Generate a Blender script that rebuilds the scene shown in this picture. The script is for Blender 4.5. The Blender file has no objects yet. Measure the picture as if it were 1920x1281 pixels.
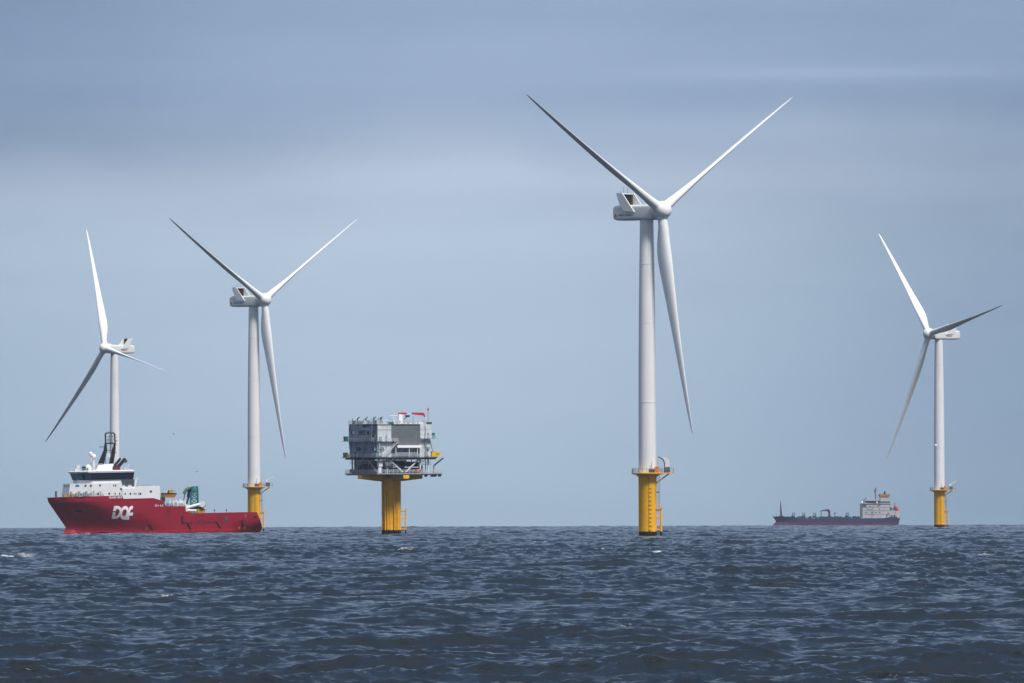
import bpy, bmesh, math, random
import numpy as np
from mathutils import Matrix, Vector
random.seed(7)
R = math.radians
EARTH = 6371000.0
EYE = 8.0                                   # the photographer stands on a deck 8 m above the water

def drop(d):                                # how far the curved sea has sunk below the horizontal at distance d
    return -d * d / (2 * EARTH)

# ------------------------------------------------------------------ camera
S = bpy.context.scene
col = S.collection
cam_d = bpy.data.cameras.new('camera')
cam = bpy.data.objects.new('camera', cam_d)
col.objects.link(cam)
cam_d.sensor_width = 36.0
cam_d.lens = 400.0
cam_d.clip_start = 1.0
cam_d.clip_end = 60000.0
cam.location = (0, 0, EYE)
cam.rotation_mode = 'QUATERNION'
PITCH, ROLL = R(0.8402), R(-0.1857)
fw = Vector((0, math.cos(PITCH), math.sin(PITCH)))
up0 = Vector((0, -math.sin(PITCH), math.cos(PITCH)))
rt0 = Vector((1, 0, 0))
rt = math.cos(ROLL) * rt0 + math.sin(ROLL) * up0
up = -math.sin(ROLL) * rt0 + math.cos(ROLL) * up0
cam.rotation_quaternion = Matrix((rt, up, -fw)).transposed().to_quaternion()
S.camera = cam
S.render.resolution_x, S.render.resolution_y = 1024, 683
S.view_settings.view_transform = 'Standard'
S.view_settings.look = 'None'
S.view_settings.exposure = 0.75
S.view_settings.gamma = 1.0
S.cycles.use_denoising = True
S.cycles.denoising_prefilter = 'ACCURATE'
S.cycles.denoising_input_passes = 'RGB_ALBEDO_NORMAL'
S.cycles.max_bounces = 6
S.cycles.volume_bounces = 0

# ------------------------------------------------------------------ sun
SUN_DIR = Vector((0.44, -0.54, 1.02)).normalized()      # towards the sun: high, behind the right shoulder
sun_d = bpy.data.lights.new('sun', 'SUN')
sun_d.energy = 2.5
sun_d.angle = R(12)
sun_d.color = (1.0, 0.955, 0.90)
sun = bpy.data.objects.new('sun', sun_d)
col.objects.link(sun)
sun.rotation_euler = SUN_DIR.to_track_quat('Z', 'Y').to_euler()
sun.location = (0, -200, 400)

# ------------------------------------------------------------------ world: overcast layers over a Nishita sky
def lin(c):
    return tuple(((x / 255) / 12.92 if x / 255 <= 0.04045 else ((x / 255 + 0.055) / 1.055) ** 2.4) for x in c)

def srgb(*c):
    return lin(c) + (1.0,)

W = bpy.data.worlds.new('World')
S.world = W
W.use_nodes = True
nt = W.node_tree
nt.nodes.clear()
N = nt.nodes.new
def wl(a, b): nt.links.new(a, b)
def wmath(op, a, b=None, c=None, clamp=False):
    n = N('ShaderNodeMath'); n.operation = op; n.use_clamp = clamp
    for i, v in enumerate((a, b, c)):
        if v is None: continue
        if isinstance(v, (int, float)): n.inputs[i].default_value = v
        else: wl(v, n.inputs[i])
    return n.outputs[0]
tc = N('ShaderNodeTexCoord')
sep = N('ShaderNodeSeparateXYZ'); wl(tc.outputs['Generated'], sep.inputs[0])
dx_, dy_, dz_ = sep.outputs
def ramp(stops):
    n = N('ShaderNodeValToRGB'); e = n.color_ramp.elements
    while len(e) < len(stops): e.new(0.5)
    for el, (p, c) in zip(e, stops):
        el.position = p; el.color = c
    return n
# the band of sky just above the sea (0 to 2.9 degrees) ...
low = ramp([(0.00, srgb(164, 187, 209)), (0.06, srgb(170, 192, 214)), (0.19, srgb(176, 197, 221)), (0.33, srgb(178, 199, 222)), (0.47, srgb(181, 200, 222)),
            (0.59, srgb(176, 193, 217)), (0.65, srgb(165, 184, 211)), (0.73, srgb(151, 173, 205)), (0.82, srgb(149, 171, 204)), (1.0, srgb(141, 164, 197))])
# ... and the brighter cloud deck overhead
high = ramp([(0.0, srgb(141, 164, 197)), (0.16, srgb(140, 158, 186)), (0.34, srgb(100, 120, 154)), (0.62, srgb(118, 136, 166)), (0.85, srgb(225, 230, 240)), (1.0, srgb(255, 255, 255))])
wl(dz_, high.inputs[0])
hi_f = N('ShaderNodeMapRange'); hi_f.interpolation_type = 'SMOOTHSTEP'
hi_f.inputs[1].default_value = 0.045; hi_f.inputs[2].default_value = 0.09
wl(dz_, hi_f.inputs[0])
deck = N('ShaderNodeMix'); deck.data_type = 'RGBA'
wl(hi_f.outputs[0], deck.inputs[0]); wl(low.outputs[0], deck.inputs[6]); wl(high.outputs[0], deck.inputs[7])
# stratus streaks, long and flat
mp = N('ShaderNodeMapping'); mp.inputs['Scale'].default_value = (20, 8, 190); mp.inputs['Rotation'].default_value = (0, R(0.4), 0)
wl(tc.outputs['Generated'], mp.inputs['Vector'])
ns = N('ShaderNodeTexNoise'); ns.inputs['Scale'].default_value = 1.0; ns.inputs['Detail'].default_value = 4.0; ns.inputs['Roughness'].default_value = 0.52
wl(mp.outputs[0], ns.inputs['Vector'])
mp2 = N('ShaderNodeMapping'); mp2.inputs['Scale'].default_value = (70, 30, 150); mp2.inputs['Location'].default_value = (3.1, 0, 0.7)
wl(tc.outputs['Generated'], mp2.inputs['Vector'])
ns2 = N('ShaderNodeTexNoise'); ns2.inputs['Scale'].default_value = 1.0; ns2.inputs['Detail'].default_value = 3.0
wl(mp2.outputs[0], ns2.inputs['Vector'])
mp3 = N('ShaderNodeMapping'); mp3.inputs['Scale'].default_value = (38, 10, 95); mp3.inputs['Location'].default_value = (1.7, 0, 2.3)
wl(tc.outputs['Generated'], mp3.inputs['Vector'])
ns3 = N('ShaderNodeTexNoise'); ns3.inputs['Scale'].default_value = 1.0; ns3.inputs['Detail'].default_value = 4.0; ns3.inputs['Roughness'].default_value = 0.5
wl(mp3.outputs[0], ns3.inputs['Vector'])
az = wmath('DIVIDE', dx_, wmath('MAXIMUM', dy_, 0.05))
def puff(px, py, sx, sy, amp):               # one pale cloud streak at an azimuth and elevation
    a0, z0 = (px - 960) / 21333, (953.4 - py) / 21333
    u = wmath('DIVIDE', wmath('SUBTRACT', az, a0), sx / 21333)
    v = wmath('DIVIDE', wmath('SUBTRACT', dz_, z0), sy / 21333)
    q = wmath('ADD', wmath('MULTIPLY', u, u), wmath('MULTIPLY', v, v))
    return wmath('MULTIPLY', wmath('EXPONENT', wmath('MULTIPLY', q, -1.0)), amp)
tot = wmath('MULTIPLY', wmath('SUBTRACT', ns.outputs['Fac'], 0.5), 0.20)
tot = wmath('ADD', tot, wmath('MULTIPLY', wmath('SUBTRACT', ns2.outputs['Fac'], 0.5), 0.10))
wl(wmath('ADD', wmath('MULTIPLY', dz_, 20.0), wmath('MULTIPLY', wmath('SUBTRACT', ns3.outputs['Fac'], 0.5), 0.16), clamp=True), low.inputs[0])
elev_fade = N('ShaderNodeMapRange'); elev_fade.inputs[1].default_value = 0.008; elev_fade.inputs[2].default_value = 0.030
elev_fade.inputs[3].default_value = 0.25; elev_fade.inputs[4].default_value = 1.0
wl(dz_, elev_fade.inputs[0])
tot = wmath('MULTIPLY', tot, elev_fade.outputs[0])
for p in [(900, 315, 290, 36, 0.085), (700, 350, 260, 22, 0.05), (1560, 140, 330, 15, 0.13), (1440, 235, 330, 34, 0.07),
          (40, 365, 160, 40, 0.03), (1250, 345, 420, 22, 0.05), (1800, 130, 200, 14, 0.03)]:
    tot = wmath('ADD', tot, puff(*p))
for p in [(2050, 620, 700, 620, -0.40), (-120, 60, 620, 260, -0.30), (-150, 700, 500, 420, -0.14), (-20, 280, 560, 75, -0.15), (1000, 190, 900, 40, -0.03),
          (1900, 205, 300, 40, -0.05)]:
    tot = wmath('ADD', tot, puff(*p))
tint = N('ShaderNodeCombineXYZ')                # thicker cloud is bluer, thin streaks are a touch warmer
for k, w_ in enumerate((1.18, 1.0, 0.80)): wl(wmath('MULTIPLY', wmath('MULTIPLY_ADD', tot, w_, 1.0), 5.95), tint.inputs[k])
cl = N('ShaderNodeVectorMath'); cl.operation = 'MULTIPLY'
wl(deck.outputs[2], cl.inputs[0]); wl(tint.outputs[0], cl.inputs[1])
sky = N('ShaderNodeTexSky'); sky.sky_type = 'NISHITA'; sky.sun_disc = False
sky.sun_elevation = math.asin(SUN_DIR.z); sky.sun_rotation = math.atan2(SUN_DIR.x, SUN_DIR.y)
cover = N('ShaderNodeMix'); cover.data_type = 'RGBA'; cover.inputs[0].default_value = 0.95     # cloud cover over the clear sky
wl(sky.outputs[0], cover.inputs[6]); wl(cl.outputs[0], cover.inputs[7])
bg = N('ShaderNodeBackground'); bg.inputs['Strength'].default_value = 0.1
wl(cover.outputs[2], bg.inputs['Color'])
wo = N('ShaderNodeOutputWorld'); wl(bg.outputs[0], wo.inputs['Surface'])

# ------------------------------------------------------------------ materials
MATS = {}
def stain(m, c, amount, thresh, sx, sz):
    """runs of rust or dirt down painted steel: a ragged layer with a shape of its own over the paint"""
    t = m.node_tree; b = t.nodes['Principled BSDF']; src = b.inputs['Base Color'].links[0].from_socket
    o = t.nodes.new('ShaderNodeTexCoord'); mpn = t.nodes.new('ShaderNodeMapping'); mpn.inputs['Scale'].default_value = (sx, sx, sz)
    mpn.inputs['Location'].default_value = (5.3, 1.1, 2.2)
    t.links.new(o.outputs['Object'], mpn.inputs['Vector'])
    n = t.nodes.new('ShaderNodeTexNoise'); n.inputs['Scale'].default_value = 1; n.inputs['Detail'].default_value = 6; n.inputs['Roughness'].default_value = 0.6
    t.links.new(mpn.outputs[0], n.inputs['Vector'])
    mr = t.nodes.new('ShaderNodeMapRange'); mr.inputs[1].default_value = thresh; mr.inputs[2].default_value = thresh + 0.14; mr.inputs[4].default_value = amount
    t.links.new(n.outputs['Fac'], mr.inputs[0])
    mx = t.nodes.new('ShaderNodeMix'); mx.data_type = 'RGBA'; mx.inputs[7].default_value = tuple(c) + (1,)
    t.links.new(mr.outputs[0], mx.inputs[0]); t.links.new(src, mx.inputs[6]); t.links.new(mx.outputs[2], b.inputs['Base Color'])
    return m

def paint(name, c, rough=0.5, var=0.10, scale=0.6, streak=0.0, metallic=0.0, spec=0.22):
    """painted steel: base colour with soft mottling and, if asked, faint vertical run-off streaks"""
    if name in MATS: return MATS[name]
    m = bpy.data.materials.new(name); m.use_nodes = True
    t = m.node_tree; b = t.nodes['Principled BSDF']
    o = t.nodes.new('ShaderNodeTexCoord')
    n = t.nodes.new('ShaderNodeTexNoise'); n.inputs['Scale'].default_value = scale; n.inputs['Detail'].default_value = 5
    t.links.new(o.outputs['Object'], n.inputs['Vector'])
    f = n.outputs['Fac']
    if streak:
        mpn = t.nodes.new('ShaderNodeMapping'); mpn.inputs['Scale'].default_value = (2.2, 2.2, 0.06)
        t.links.new(o.outputs['Object'], mpn.inputs['Vector'])
        n2 = t.nodes.new('ShaderNodeTexNoise'); n2.inputs['Scale'].default_value = 1.0; n2.inputs['Detail'].default_value = 4
        t.links.new(mpn.outputs[0], n2.inputs['Vector'])
        mx = t.nodes.new('ShaderNodeMix'); mx.inputs[0].default_value = streak
        t.links.new(f, mx.inputs[2]); t.links.new(n2.outputs['Fac'], mx.inputs[3])
        f = mx.outputs[0]
    rp = t.nodes.new('ShaderNodeValToRGB')
    rp.color_ramp.elements[0].position = 0.3; rp.color_ramp.elements[1].position = 0.7
    rp.color_ramp.elements[0].color = tuple(x * (1 - var) for x in c) + (1,)
    rp.color_ramp.elements[1].color = tuple(min(1, x * (1 + var * 0.6)) for x in c) + (1,)
    t.links.new(f, rp.inputs[0]); t.links.new(rp.outputs[0], b.inputs['Base Color'])
    b.inputs['Roughness'].default_value = rough; b.inputs['Metallic'].default_value = metallic
    b.inputs['Specular IOR Level'].default_value = spec
    MATS[name] = m
    return m

def two_tone(name, c_low, c_high, z, wob, rough=0.5, var=0.1, scale=1.4):
    """paint that changes at a height z (boot topping, marine growth) along a ragged line"""
    m = paint(name, c_high, rough, var)
    t = m.node_tree; b = t.nodes['Principled BSDF']
    src = b.inputs['Base Color'].links[0].from_socket
    o = t.nodes.new('ShaderNodeTexCoord'); sp = t.nodes.new('ShaderNodeSeparateXYZ')
    t.links.new(o.outputs['Object'], sp.inputs[0])
    mpn = t.nodes.new('ShaderNodeMapping'); mpn.inputs['Scale'].default_value = (scale, scale, scale * 0.3)
    t.links.new(o.outputs['Object'], mpn.inputs['Vector'])
    n = t.nodes.new('ShaderNodeTexNoise'); n.inputs['Scale'].default_value = 1; n.inputs['Detail'].default_value = 5
    t.links.new(mpn.outputs[0], n.inputs['Vector'])
    ad = t.nodes.new('ShaderNodeMath'); ad.operation = 'MULTIPLY_ADD'; ad.inputs[1].default_value = wob
    t.links.new(n.outputs['Fac'], ad.inputs[0]); t.links.new(sp.outputs[2], ad.inputs[2])
    mr = t.nodes.new('ShaderNodeMapRange'); mr.inputs[1].default_value = z + wob * 0.5 - 0.08; mr.inputs[2].default_value = z + wob * 0.5 + 0.08
    t.links.new(ad.outputs[0], mr.inputs[0])
    mx = t.nodes.new('ShaderNodeMix'); mx.data_type = 'RGBA'
    mx.inputs[6].default_value = tuple(c_low) + (1,)
    t.links.new(mr.outputs[0], mx.inputs[0]); t.links.new(src, mx.inputs[7])
    t.links.new(mx.outputs[2], b.inputs['Base Color'])
    return m

M_TOWER = paint('tower_white', (0.80, 0.80, 0.80), 0.42, 0.07, 0.15, 0.5)
M_BLADE = paint('blade_white', (0.84, 0.85, 0.85), 0.38, 0.05, 0.2)
M_NAC = paint('nacelle_white', (0.70, 0.72, 0.71), 0.42, 0.06, 0.4, 0.4)
M_YEL = two_tone('pile_yellow', (0.012, 0.013, 0.012), (0.96, 0.47, 0.014), 1.2, 1.3, 0.5, 0.12)
M_YELP = paint('yellow_paint', (0.96, 0.48, 0.016), 0.5, 0.14, 0.5)
M_DARK = paint('dark_radiator', (0.02, 0.022, 0.03), 0.6, 0.2, 3)
M_BROWN = paint('brown_frame', (0.22, 0.12, 0.08), 0.7, 0.2, 3)
M_GREYM = paint('galvanised', (0.30, 0.33, 0.36), 0.5, 0.15, 1.5)
M_DGREY = paint('dark_grey', (0.07, 0.085, 0.10), 0.6, 0.2, 1.5)
M_BLACK = paint('black_paint', (0.012, 0.014, 0.020), 0.45, 0.3, 1.5)
M_ORANGE = paint('orange_paint', (0.85, 0.28, 0.01), 0.5, 0.08, 1.5)
M_RUST = paint('dark_red_paint', (0.12, 0.02, 0.03), 0.6, 0.2, 2)
M_REDT = paint('red_mark', (0.45, 0.02, 0.02), 0.6, 0.05)
M_GTXT = paint('grey_mark', (0.13, 0.13, 0.14), 0.6, 0.05)
M_WHITE = paint('white_paint', (0.78, 0.79, 0.80), 0.4, 0.06, 0.5, 0.4)
M_HULL = two_tone('crimson_hull', (0.44, 0.006, 0.014), (0.29, 0.006, 0.026), 1.0, 0.35, 0.38, 0.10, 0.5)
M_GLASS = paint('dark_glass', (0.008, 0.014, 0.035), 0.12, 0.1, 0.3, 0, 0, 0.6)
M_TGLASS = paint('teal_glass', (0.03, 0.20, 0.22), 0.15, 0.2, 0.4, 0, 0, 0.6)
M_TEAL = paint('teal_paint', (0.008, 0.16, 0.15), 0.5, 0.15, 0.8)
M_GREEN = paint('green_paint', (0.10, 0.19, 0.13), 0.6, 0.2, 0.8)
M_BLUE = paint('blue_paint', (0.015, 0.035, 0.16), 0.5, 0.15, 0.8)
M_RED = paint('red_paint', (0.50, 0.015, 0.03), 0.5, 0.1, 0.8)
M_REDO = paint('red_orange_paint', (0.62, 0.07, 0.03), 0.5, 0.1, 0.8)
M_MODL = paint('module_grey', (0.64, 0.67, 0.70), 0.5, 0.26, 0.35, 0.5)
M_MODD = paint('module_shade_blue_grey', (0.32, 0.385, 0.47), 0.5, 0.34, 0.4, 0.5)  # module grey with the left flank's shade painted in; also colours small gear
M_SIGN = paint('sign_yellow', (0.80, 0.50, 0.01), 0.5, 0.06, 1)
M_BOATY = paint('boat_yellow', (0.55, 0.27, 0.03), 0.5, 0.15, 0.8)
M_THULL = two_tone('tanker_hull', (0.11, 0.025, 0.075), (0.034, 0.034, 0.095), 3.0, 3.0, 0.55, 0.2)  # hull paints muted bluer to carry part of the distance haze
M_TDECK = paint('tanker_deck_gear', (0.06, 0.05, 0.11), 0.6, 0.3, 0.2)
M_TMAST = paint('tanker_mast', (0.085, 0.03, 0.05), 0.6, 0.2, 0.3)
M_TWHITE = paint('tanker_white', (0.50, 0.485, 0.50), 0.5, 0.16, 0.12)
M_TORA = paint('tanker_orange', (0.40, 0.18, 0.06), 0.5, 0.1, 0.3)
M_GULLW = paint('gull_white', (0.80, 0.80, 0.78), 0.8, 0.05, 3)
M_GULLD = paint('gull_dark', (0.03, 0.032, 0.04), 0.8, 0.1, 3)
M_LAMP = bpy.data.materials.new('lit_lamp'); M_LAMP.use_nodes = True
_b = M_LAMP.node_tree.nodes['Principled BSDF']
_b.inputs['Emission Color'].default_value = (1.0, 0.62, 0.36, 1); _b.inputs['Emission Strength'].default_value = 1.5

stain(M_YEL, (0.20, 0.07, 0.015), 0.55, 0.60, 1.1, 0.10); stain(M_YELP, (0.20, 0.07, 0.015), 0.5, 0.58, 1.0, 0.3)
stain(M_HULL, (0.10, 0.012, 0.02), 0.55, 0.56, 0.55, 0.10); stain(M_WHITE, (0.42, 0.36, 0.30), 0.35, 0.60, 0.9, 0.12)
stain(M_TOWER, (0.50, 0.49, 0.47), 0.40, 0.58, 0.8, 0.035); stain(M_BLADE, (0.58, 0.58, 0.57), 0.3, 0.60, 0.5, 0.05)
stain(M_MODL, (0.30, 0.29, 0.28), 0.6, 0.55, 0.7, 0.16); stain(M_MODD, (0.13, 0.14, 0.17), 0.7, 0.53, 0.6, 0.2); stain(M_TWHITE, (0.22, 0.17, 0.16), 0.6, 0.55, 0.25, 0.06)
# the louvre screen of the substation: fine horizontal slats
M_LOUV = paint('louvre_grey', (0.25, 0.265, 0.29), 0.6, 0.10, 0.5)

# ------------------------------------------------------------------ mesh helpers
class MB:
    def __init__(s): s.v = []; s.f = []
    def add(s, vs, fs):
        o = len(s.v); s.v += [tuple(p) for p in vs]; s.f += [tuple(i + o for i in f) for f in fs]; return s
    def box(s, c, d, m=None, taper=1.0):
        x, y, z = (q / 2 for q in d); k = taper
        vs = [(-x, -y, -z), (x, -y, -z), (x, y, -z), (-x, y, -z), (-x * k, -y * k, z), (x * k, -y * k, z), (x * k, y * k, z), (-x * k, y * k, z)]
        if m is not None: vs = [m @ Vector(v) for v in vs]
        return s.add([(v[0] + c[0], v[1] + c[1], v[2] + c[2]) for v in vs],
                     [(0, 3, 2, 1), (4, 5, 6, 7), (0, 1, 5, 4), (1, 2, 6, 5), (2, 3, 7, 6), (3, 0, 4, 7)])
    def bx(s, x0, x1, y0, y1, z0, z1):
        return s.box(((x0 + x1) / 2, (y0 + y1) / 2, (z0 + z1) / 2), (abs(x1 - x0), abs(y1 - y0), abs(z1 - z0)))
    def tube(s, p, q, r, r2=None, n=8):
        p, q = Vector(p), Vector(q); r2 = r if r2 is None else r2
        d = (q - p).normalized(); a = d.orthogonal().normalized(); b = d.cross(a)
        vs = []
        for c, rr in ((p, r), (q, r2)):
            for i in range(n):
                t = 2 * math.pi * i / n
                vs.append(c + a * (rr * math.cos(t)) + b * (rr * math.sin(t)))
        fs = [(i, (i + 1) % n, n + (i + 1) % n, n + i) for i in range(n)]
        return s.add(vs, fs + [tuple(range(n - 1, -1, -1)), tuple(range(n, 2 * n))])
    def bar(s, p, q, w, h=None):                 # square bar between two points
        return s.tube(p, q, w * 0.707, n=4)
    def path(s, pts, r, n=8):
        for a, b in zip(pts, pts[1:]): s.tube(a, b, r, n=n)
        return s
    def lathe(s, prof, n=32, axis='z'):          # prof: (radius, height)
        vs = []; fs = []
        for r, h in prof:
            for i in range(n):
                t = 2 * math.pi * i / n
                p = (r * math.cos(t), r * math.sin(t), h)
                vs.append(p if axis == 'z' else (p[2], p[0], p[1]))
        for j in range(len(prof) - 1):
            for i in range(n):
                a, b = j * n + i, j * n + (i + 1) % n
                fs.append((a, b, b + n, a + n))
        fs += [tuple(range(n - 1, -1, -1)), tuple(range((len(prof) - 1) * n, len(prof) * n))]
        return s.add(vs, fs)
    def loft(s, rings):
        n = len(rings[0]); vs = [p for r in rings for p in r]; fs = []
        for j in range(len(rings) - 1):
            for i in range(n):
                a, b = j * n + i, j * n + (i + 1) % n
                fs.append((a, b, b + n, a + n))
        fs += [tuple(range(n - 1, -1, -1)), tuple(range((len(rings) - 1) * n, len(rings) * n))]
        return s.add(vs, fs)
    def prism(s, pts, d0, d1, plane='xz'):       # outline in a plane, given thickness along the third axis
        def P(a, b, d): return (a, d, b) if plane == 'xz' else ((a, b, d) if plane == 'xy' else (d, a, b))
        return s.loft([[P(a, b, d0) for a, b in pts], [P(a, b, d1) for a, b in pts]])
    def rail(s, pts, h=1.1, step=1.5, r=0.045, mid=2, closed=False):
        pts = [Vector(p) for p in pts]
        if closed: pts = pts + [pts[0]]
        for a, b in zip(pts, pts[1:]):
            L = (b - a).length; k = max(1, round(L / step))
            for i in range(k + 1):
                p = a + (b - a) * (i / k); s.tube(p, p + Vector((0, 0, h)), r, n=5)
            for j in range(1, mid + 1):
                o = Vector((0, 0, h * j / mid)); s.tube(a + o, b + o, r, n=5)
        return s
    def stairs(s, a, b, w, side, n=9, r=0.05):   # two stringers, treads and hand rails between points a (bottom) and b (top)
        a, b, side = Vector(a), Vector(b), Vector(side).normalized() * (w / 2)
        for k in (-1, 1):
            s.bar(a + side * k, b + side * k, 0.22)
            s.tube(a + side * k + Vector((0, 0, 1.05)), b + side * k + Vector((0, 0, 1.05)), r, n=5)
            for i in range(0, n + 1, 3):
                p = a + (b - a) * (i / n) + side * k; s.tube(p, p + Vector((0, 0, 1.05)), r, n=5)
        for i in range(n + 1):
            p = a + (b - a) * (i / n); s.bar(p - side, p + side, 0.12)
        return s
    def sphere(s, c, r, n=14, m=9, sz=1.0):
        prof = [(max(1e-3, r * math.sin(math.pi * j / m)), -r * sz * math.cos(math.pi * j / m)) for j in range(m + 1)]
        o = len(s.v); s.lathe(prof, n)
        s.v[o:] = [(p[0] + c[0], p[1] + c[1], p[2] + c[2]) for p in s.v[o:]]
        return s
    def mesh(s, name, mat, smooth=None, bevel=0):
        me = bpy.data.meshes.new(name); me.from_pydata(s.v, [], s.f)
        bm = bmesh.new(); bm.from_mesh(me); bmesh.ops.recalc_face_normals(bm, faces=bm.faces)
        if bevel: bmesh.ops.bevel(bm, geom=[e for e in bm.edges], offset=bevel, segments=1, affect='EDGES')
        bm.to_mesh(me); bm.free()
        if mat: me.materials.append(mat)
        if smooth is not None:
            me.shade_smooth(); me.set_sharp_from_angle(angle=R(smooth))
        return me
    def build(s, name, mat, parent=None, smooth=None, label=None, bevel=0):
        return put(name, s.mesh(name, mat, smooth, bevel), parent, label)

def put(name, me, parent=None, label=None, mat4=None):
    o = bpy.data.objects.new(name, me); col.objects.link(o)
    if parent: o.parent = parent
    if mat4 is not None: o.matrix_local = mat4
    if label: o['label'] = label
    return o

def thing(name, label, cat, loc, rotz=0, group=None):
    o = bpy.data.objects.new(name, None); col.objects.link(o)
    o.empty_display_size = 5; o.location = loc; o.rotation_euler = (0, 0, rotz)
    o['label'] = label; o['category'] = cat
    if group: o['group'] = group
    return o

def text_mesh(name, body, size, mat, shear=0.0, extrude=0.02, bold=0.0, width=1.0):
    c = bpy.data.curves.new(name, 'FONT'); c.body = body; c.size = size; c.shear = shear; c.extrude = extrude; c.offset = bold
    c.align_x = 'CENTER'; c.align_y = 'CENTER'; c.space_character = 1.05
    o = bpy.data.objects.new(name, c); col.objects.link(o)
    dg = bpy.context.evaluated_depsgraph_get(); dg.update()
    me = bpy.data.meshes.new_from_object(o.evaluated_get(dg))
    bpy.data.objects.remove(o); bpy.data.curves.remove(c)
    me.name = name; me.materials.clear(); me.materials.append(mat)
    if width != 1.0: me.transform(Matrix.Diagonal((width, 1, 1, 1)))
    return me

def facing(origin, right, upv):               # matrix that stands flat lettering on a wall
    r = Vector(right).normalized(); u = Vector(upv).normalized(); n = r.cross(u)
    m = Matrix((r, u, n)).transposed().to_4x4(); m.translation = Vector(origin); return m

# ------------------------------------------------------------------ the sea: one curved sheet of wind waves
def cascade(L, n, lmin, lmax, hs, theta, power, seed):
    rg = np.random.default_rng(seed)
    k1 = 2 * np.pi * np.fft.fftfreq(n, L / n)
    kx, ky = np.meshgrid(k1, k1, indexing='ij'); k = np.hypot(kx, ky); k[0, 0] = 1e-6
    c = (kx * np.cos(theta) + ky * np.sin(theta)) / k
    P = k ** -3.7 * np.exp(-(2 * np.pi / lmax / k) ** 2) * (np.maximum(c, 0) ** power + 0.05 * np.abs(c))
    P *= np.exp(-(k * lmin / (2 * np.pi)) ** 6); P[0, 0] = 0
    Hk = np.sqrt(P) * (rg.standard_normal((n, n)) + 1j * rg.standard_normal((n, n)))
    f = lambda q: np.real(np.fft.ifft2(q))
    h = f(Hk); sc = hs / 4 / h.std()
    ex, ey = 1j * kx / k, 1j * ky / k
    dxx, dyy, dxy = f(1j * kx * ex * Hk), f(1j * ky * ey * Hk), f(1j * kx * ey * Hk)
    chan = [h, f(ex * Hk), f(ey * Hk), dxx, dyy, dxy]
    return np.stack([q * sc for q in chan], -1).astype(np.float32), L, n

def sample(cs, x, y, rot):
    arr, L, n = cs
    cr, sr = math.cos(rot), math.sin(rot)
    u = (x * cr + y * sr) * (n / L); v = (-x * sr + y * cr) * (n / L)
    iu = np.floor(u); iv = np.floor(v); fu = (u - iu).astype(np.float32)[..., None]; fv = (v - iv).astype(np.float32)[..., None]
    i0 = iu.astype(np.int64) % n; j0 = iv.astype(np.int64) % n; i1 = (i0 + 1) % n; j1 = (j0 + 1) % n
    q = (arr[i0, j0] * (1 - fu) + arr[i1, j0] * fu) * (1 - fv) + (arr[i0, j1] * (1 - fu) + arr[i1, j1] * fu) * fv
    ddx = q[..., 1] * cr - q[..., 2] * sr; ddy = q[..., 1] * sr + q[..., 2] * cr      # back to world axes
    return q[..., 0], ddx, ddy, q[..., 3], q[..., 4], q[..., 5]

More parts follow.
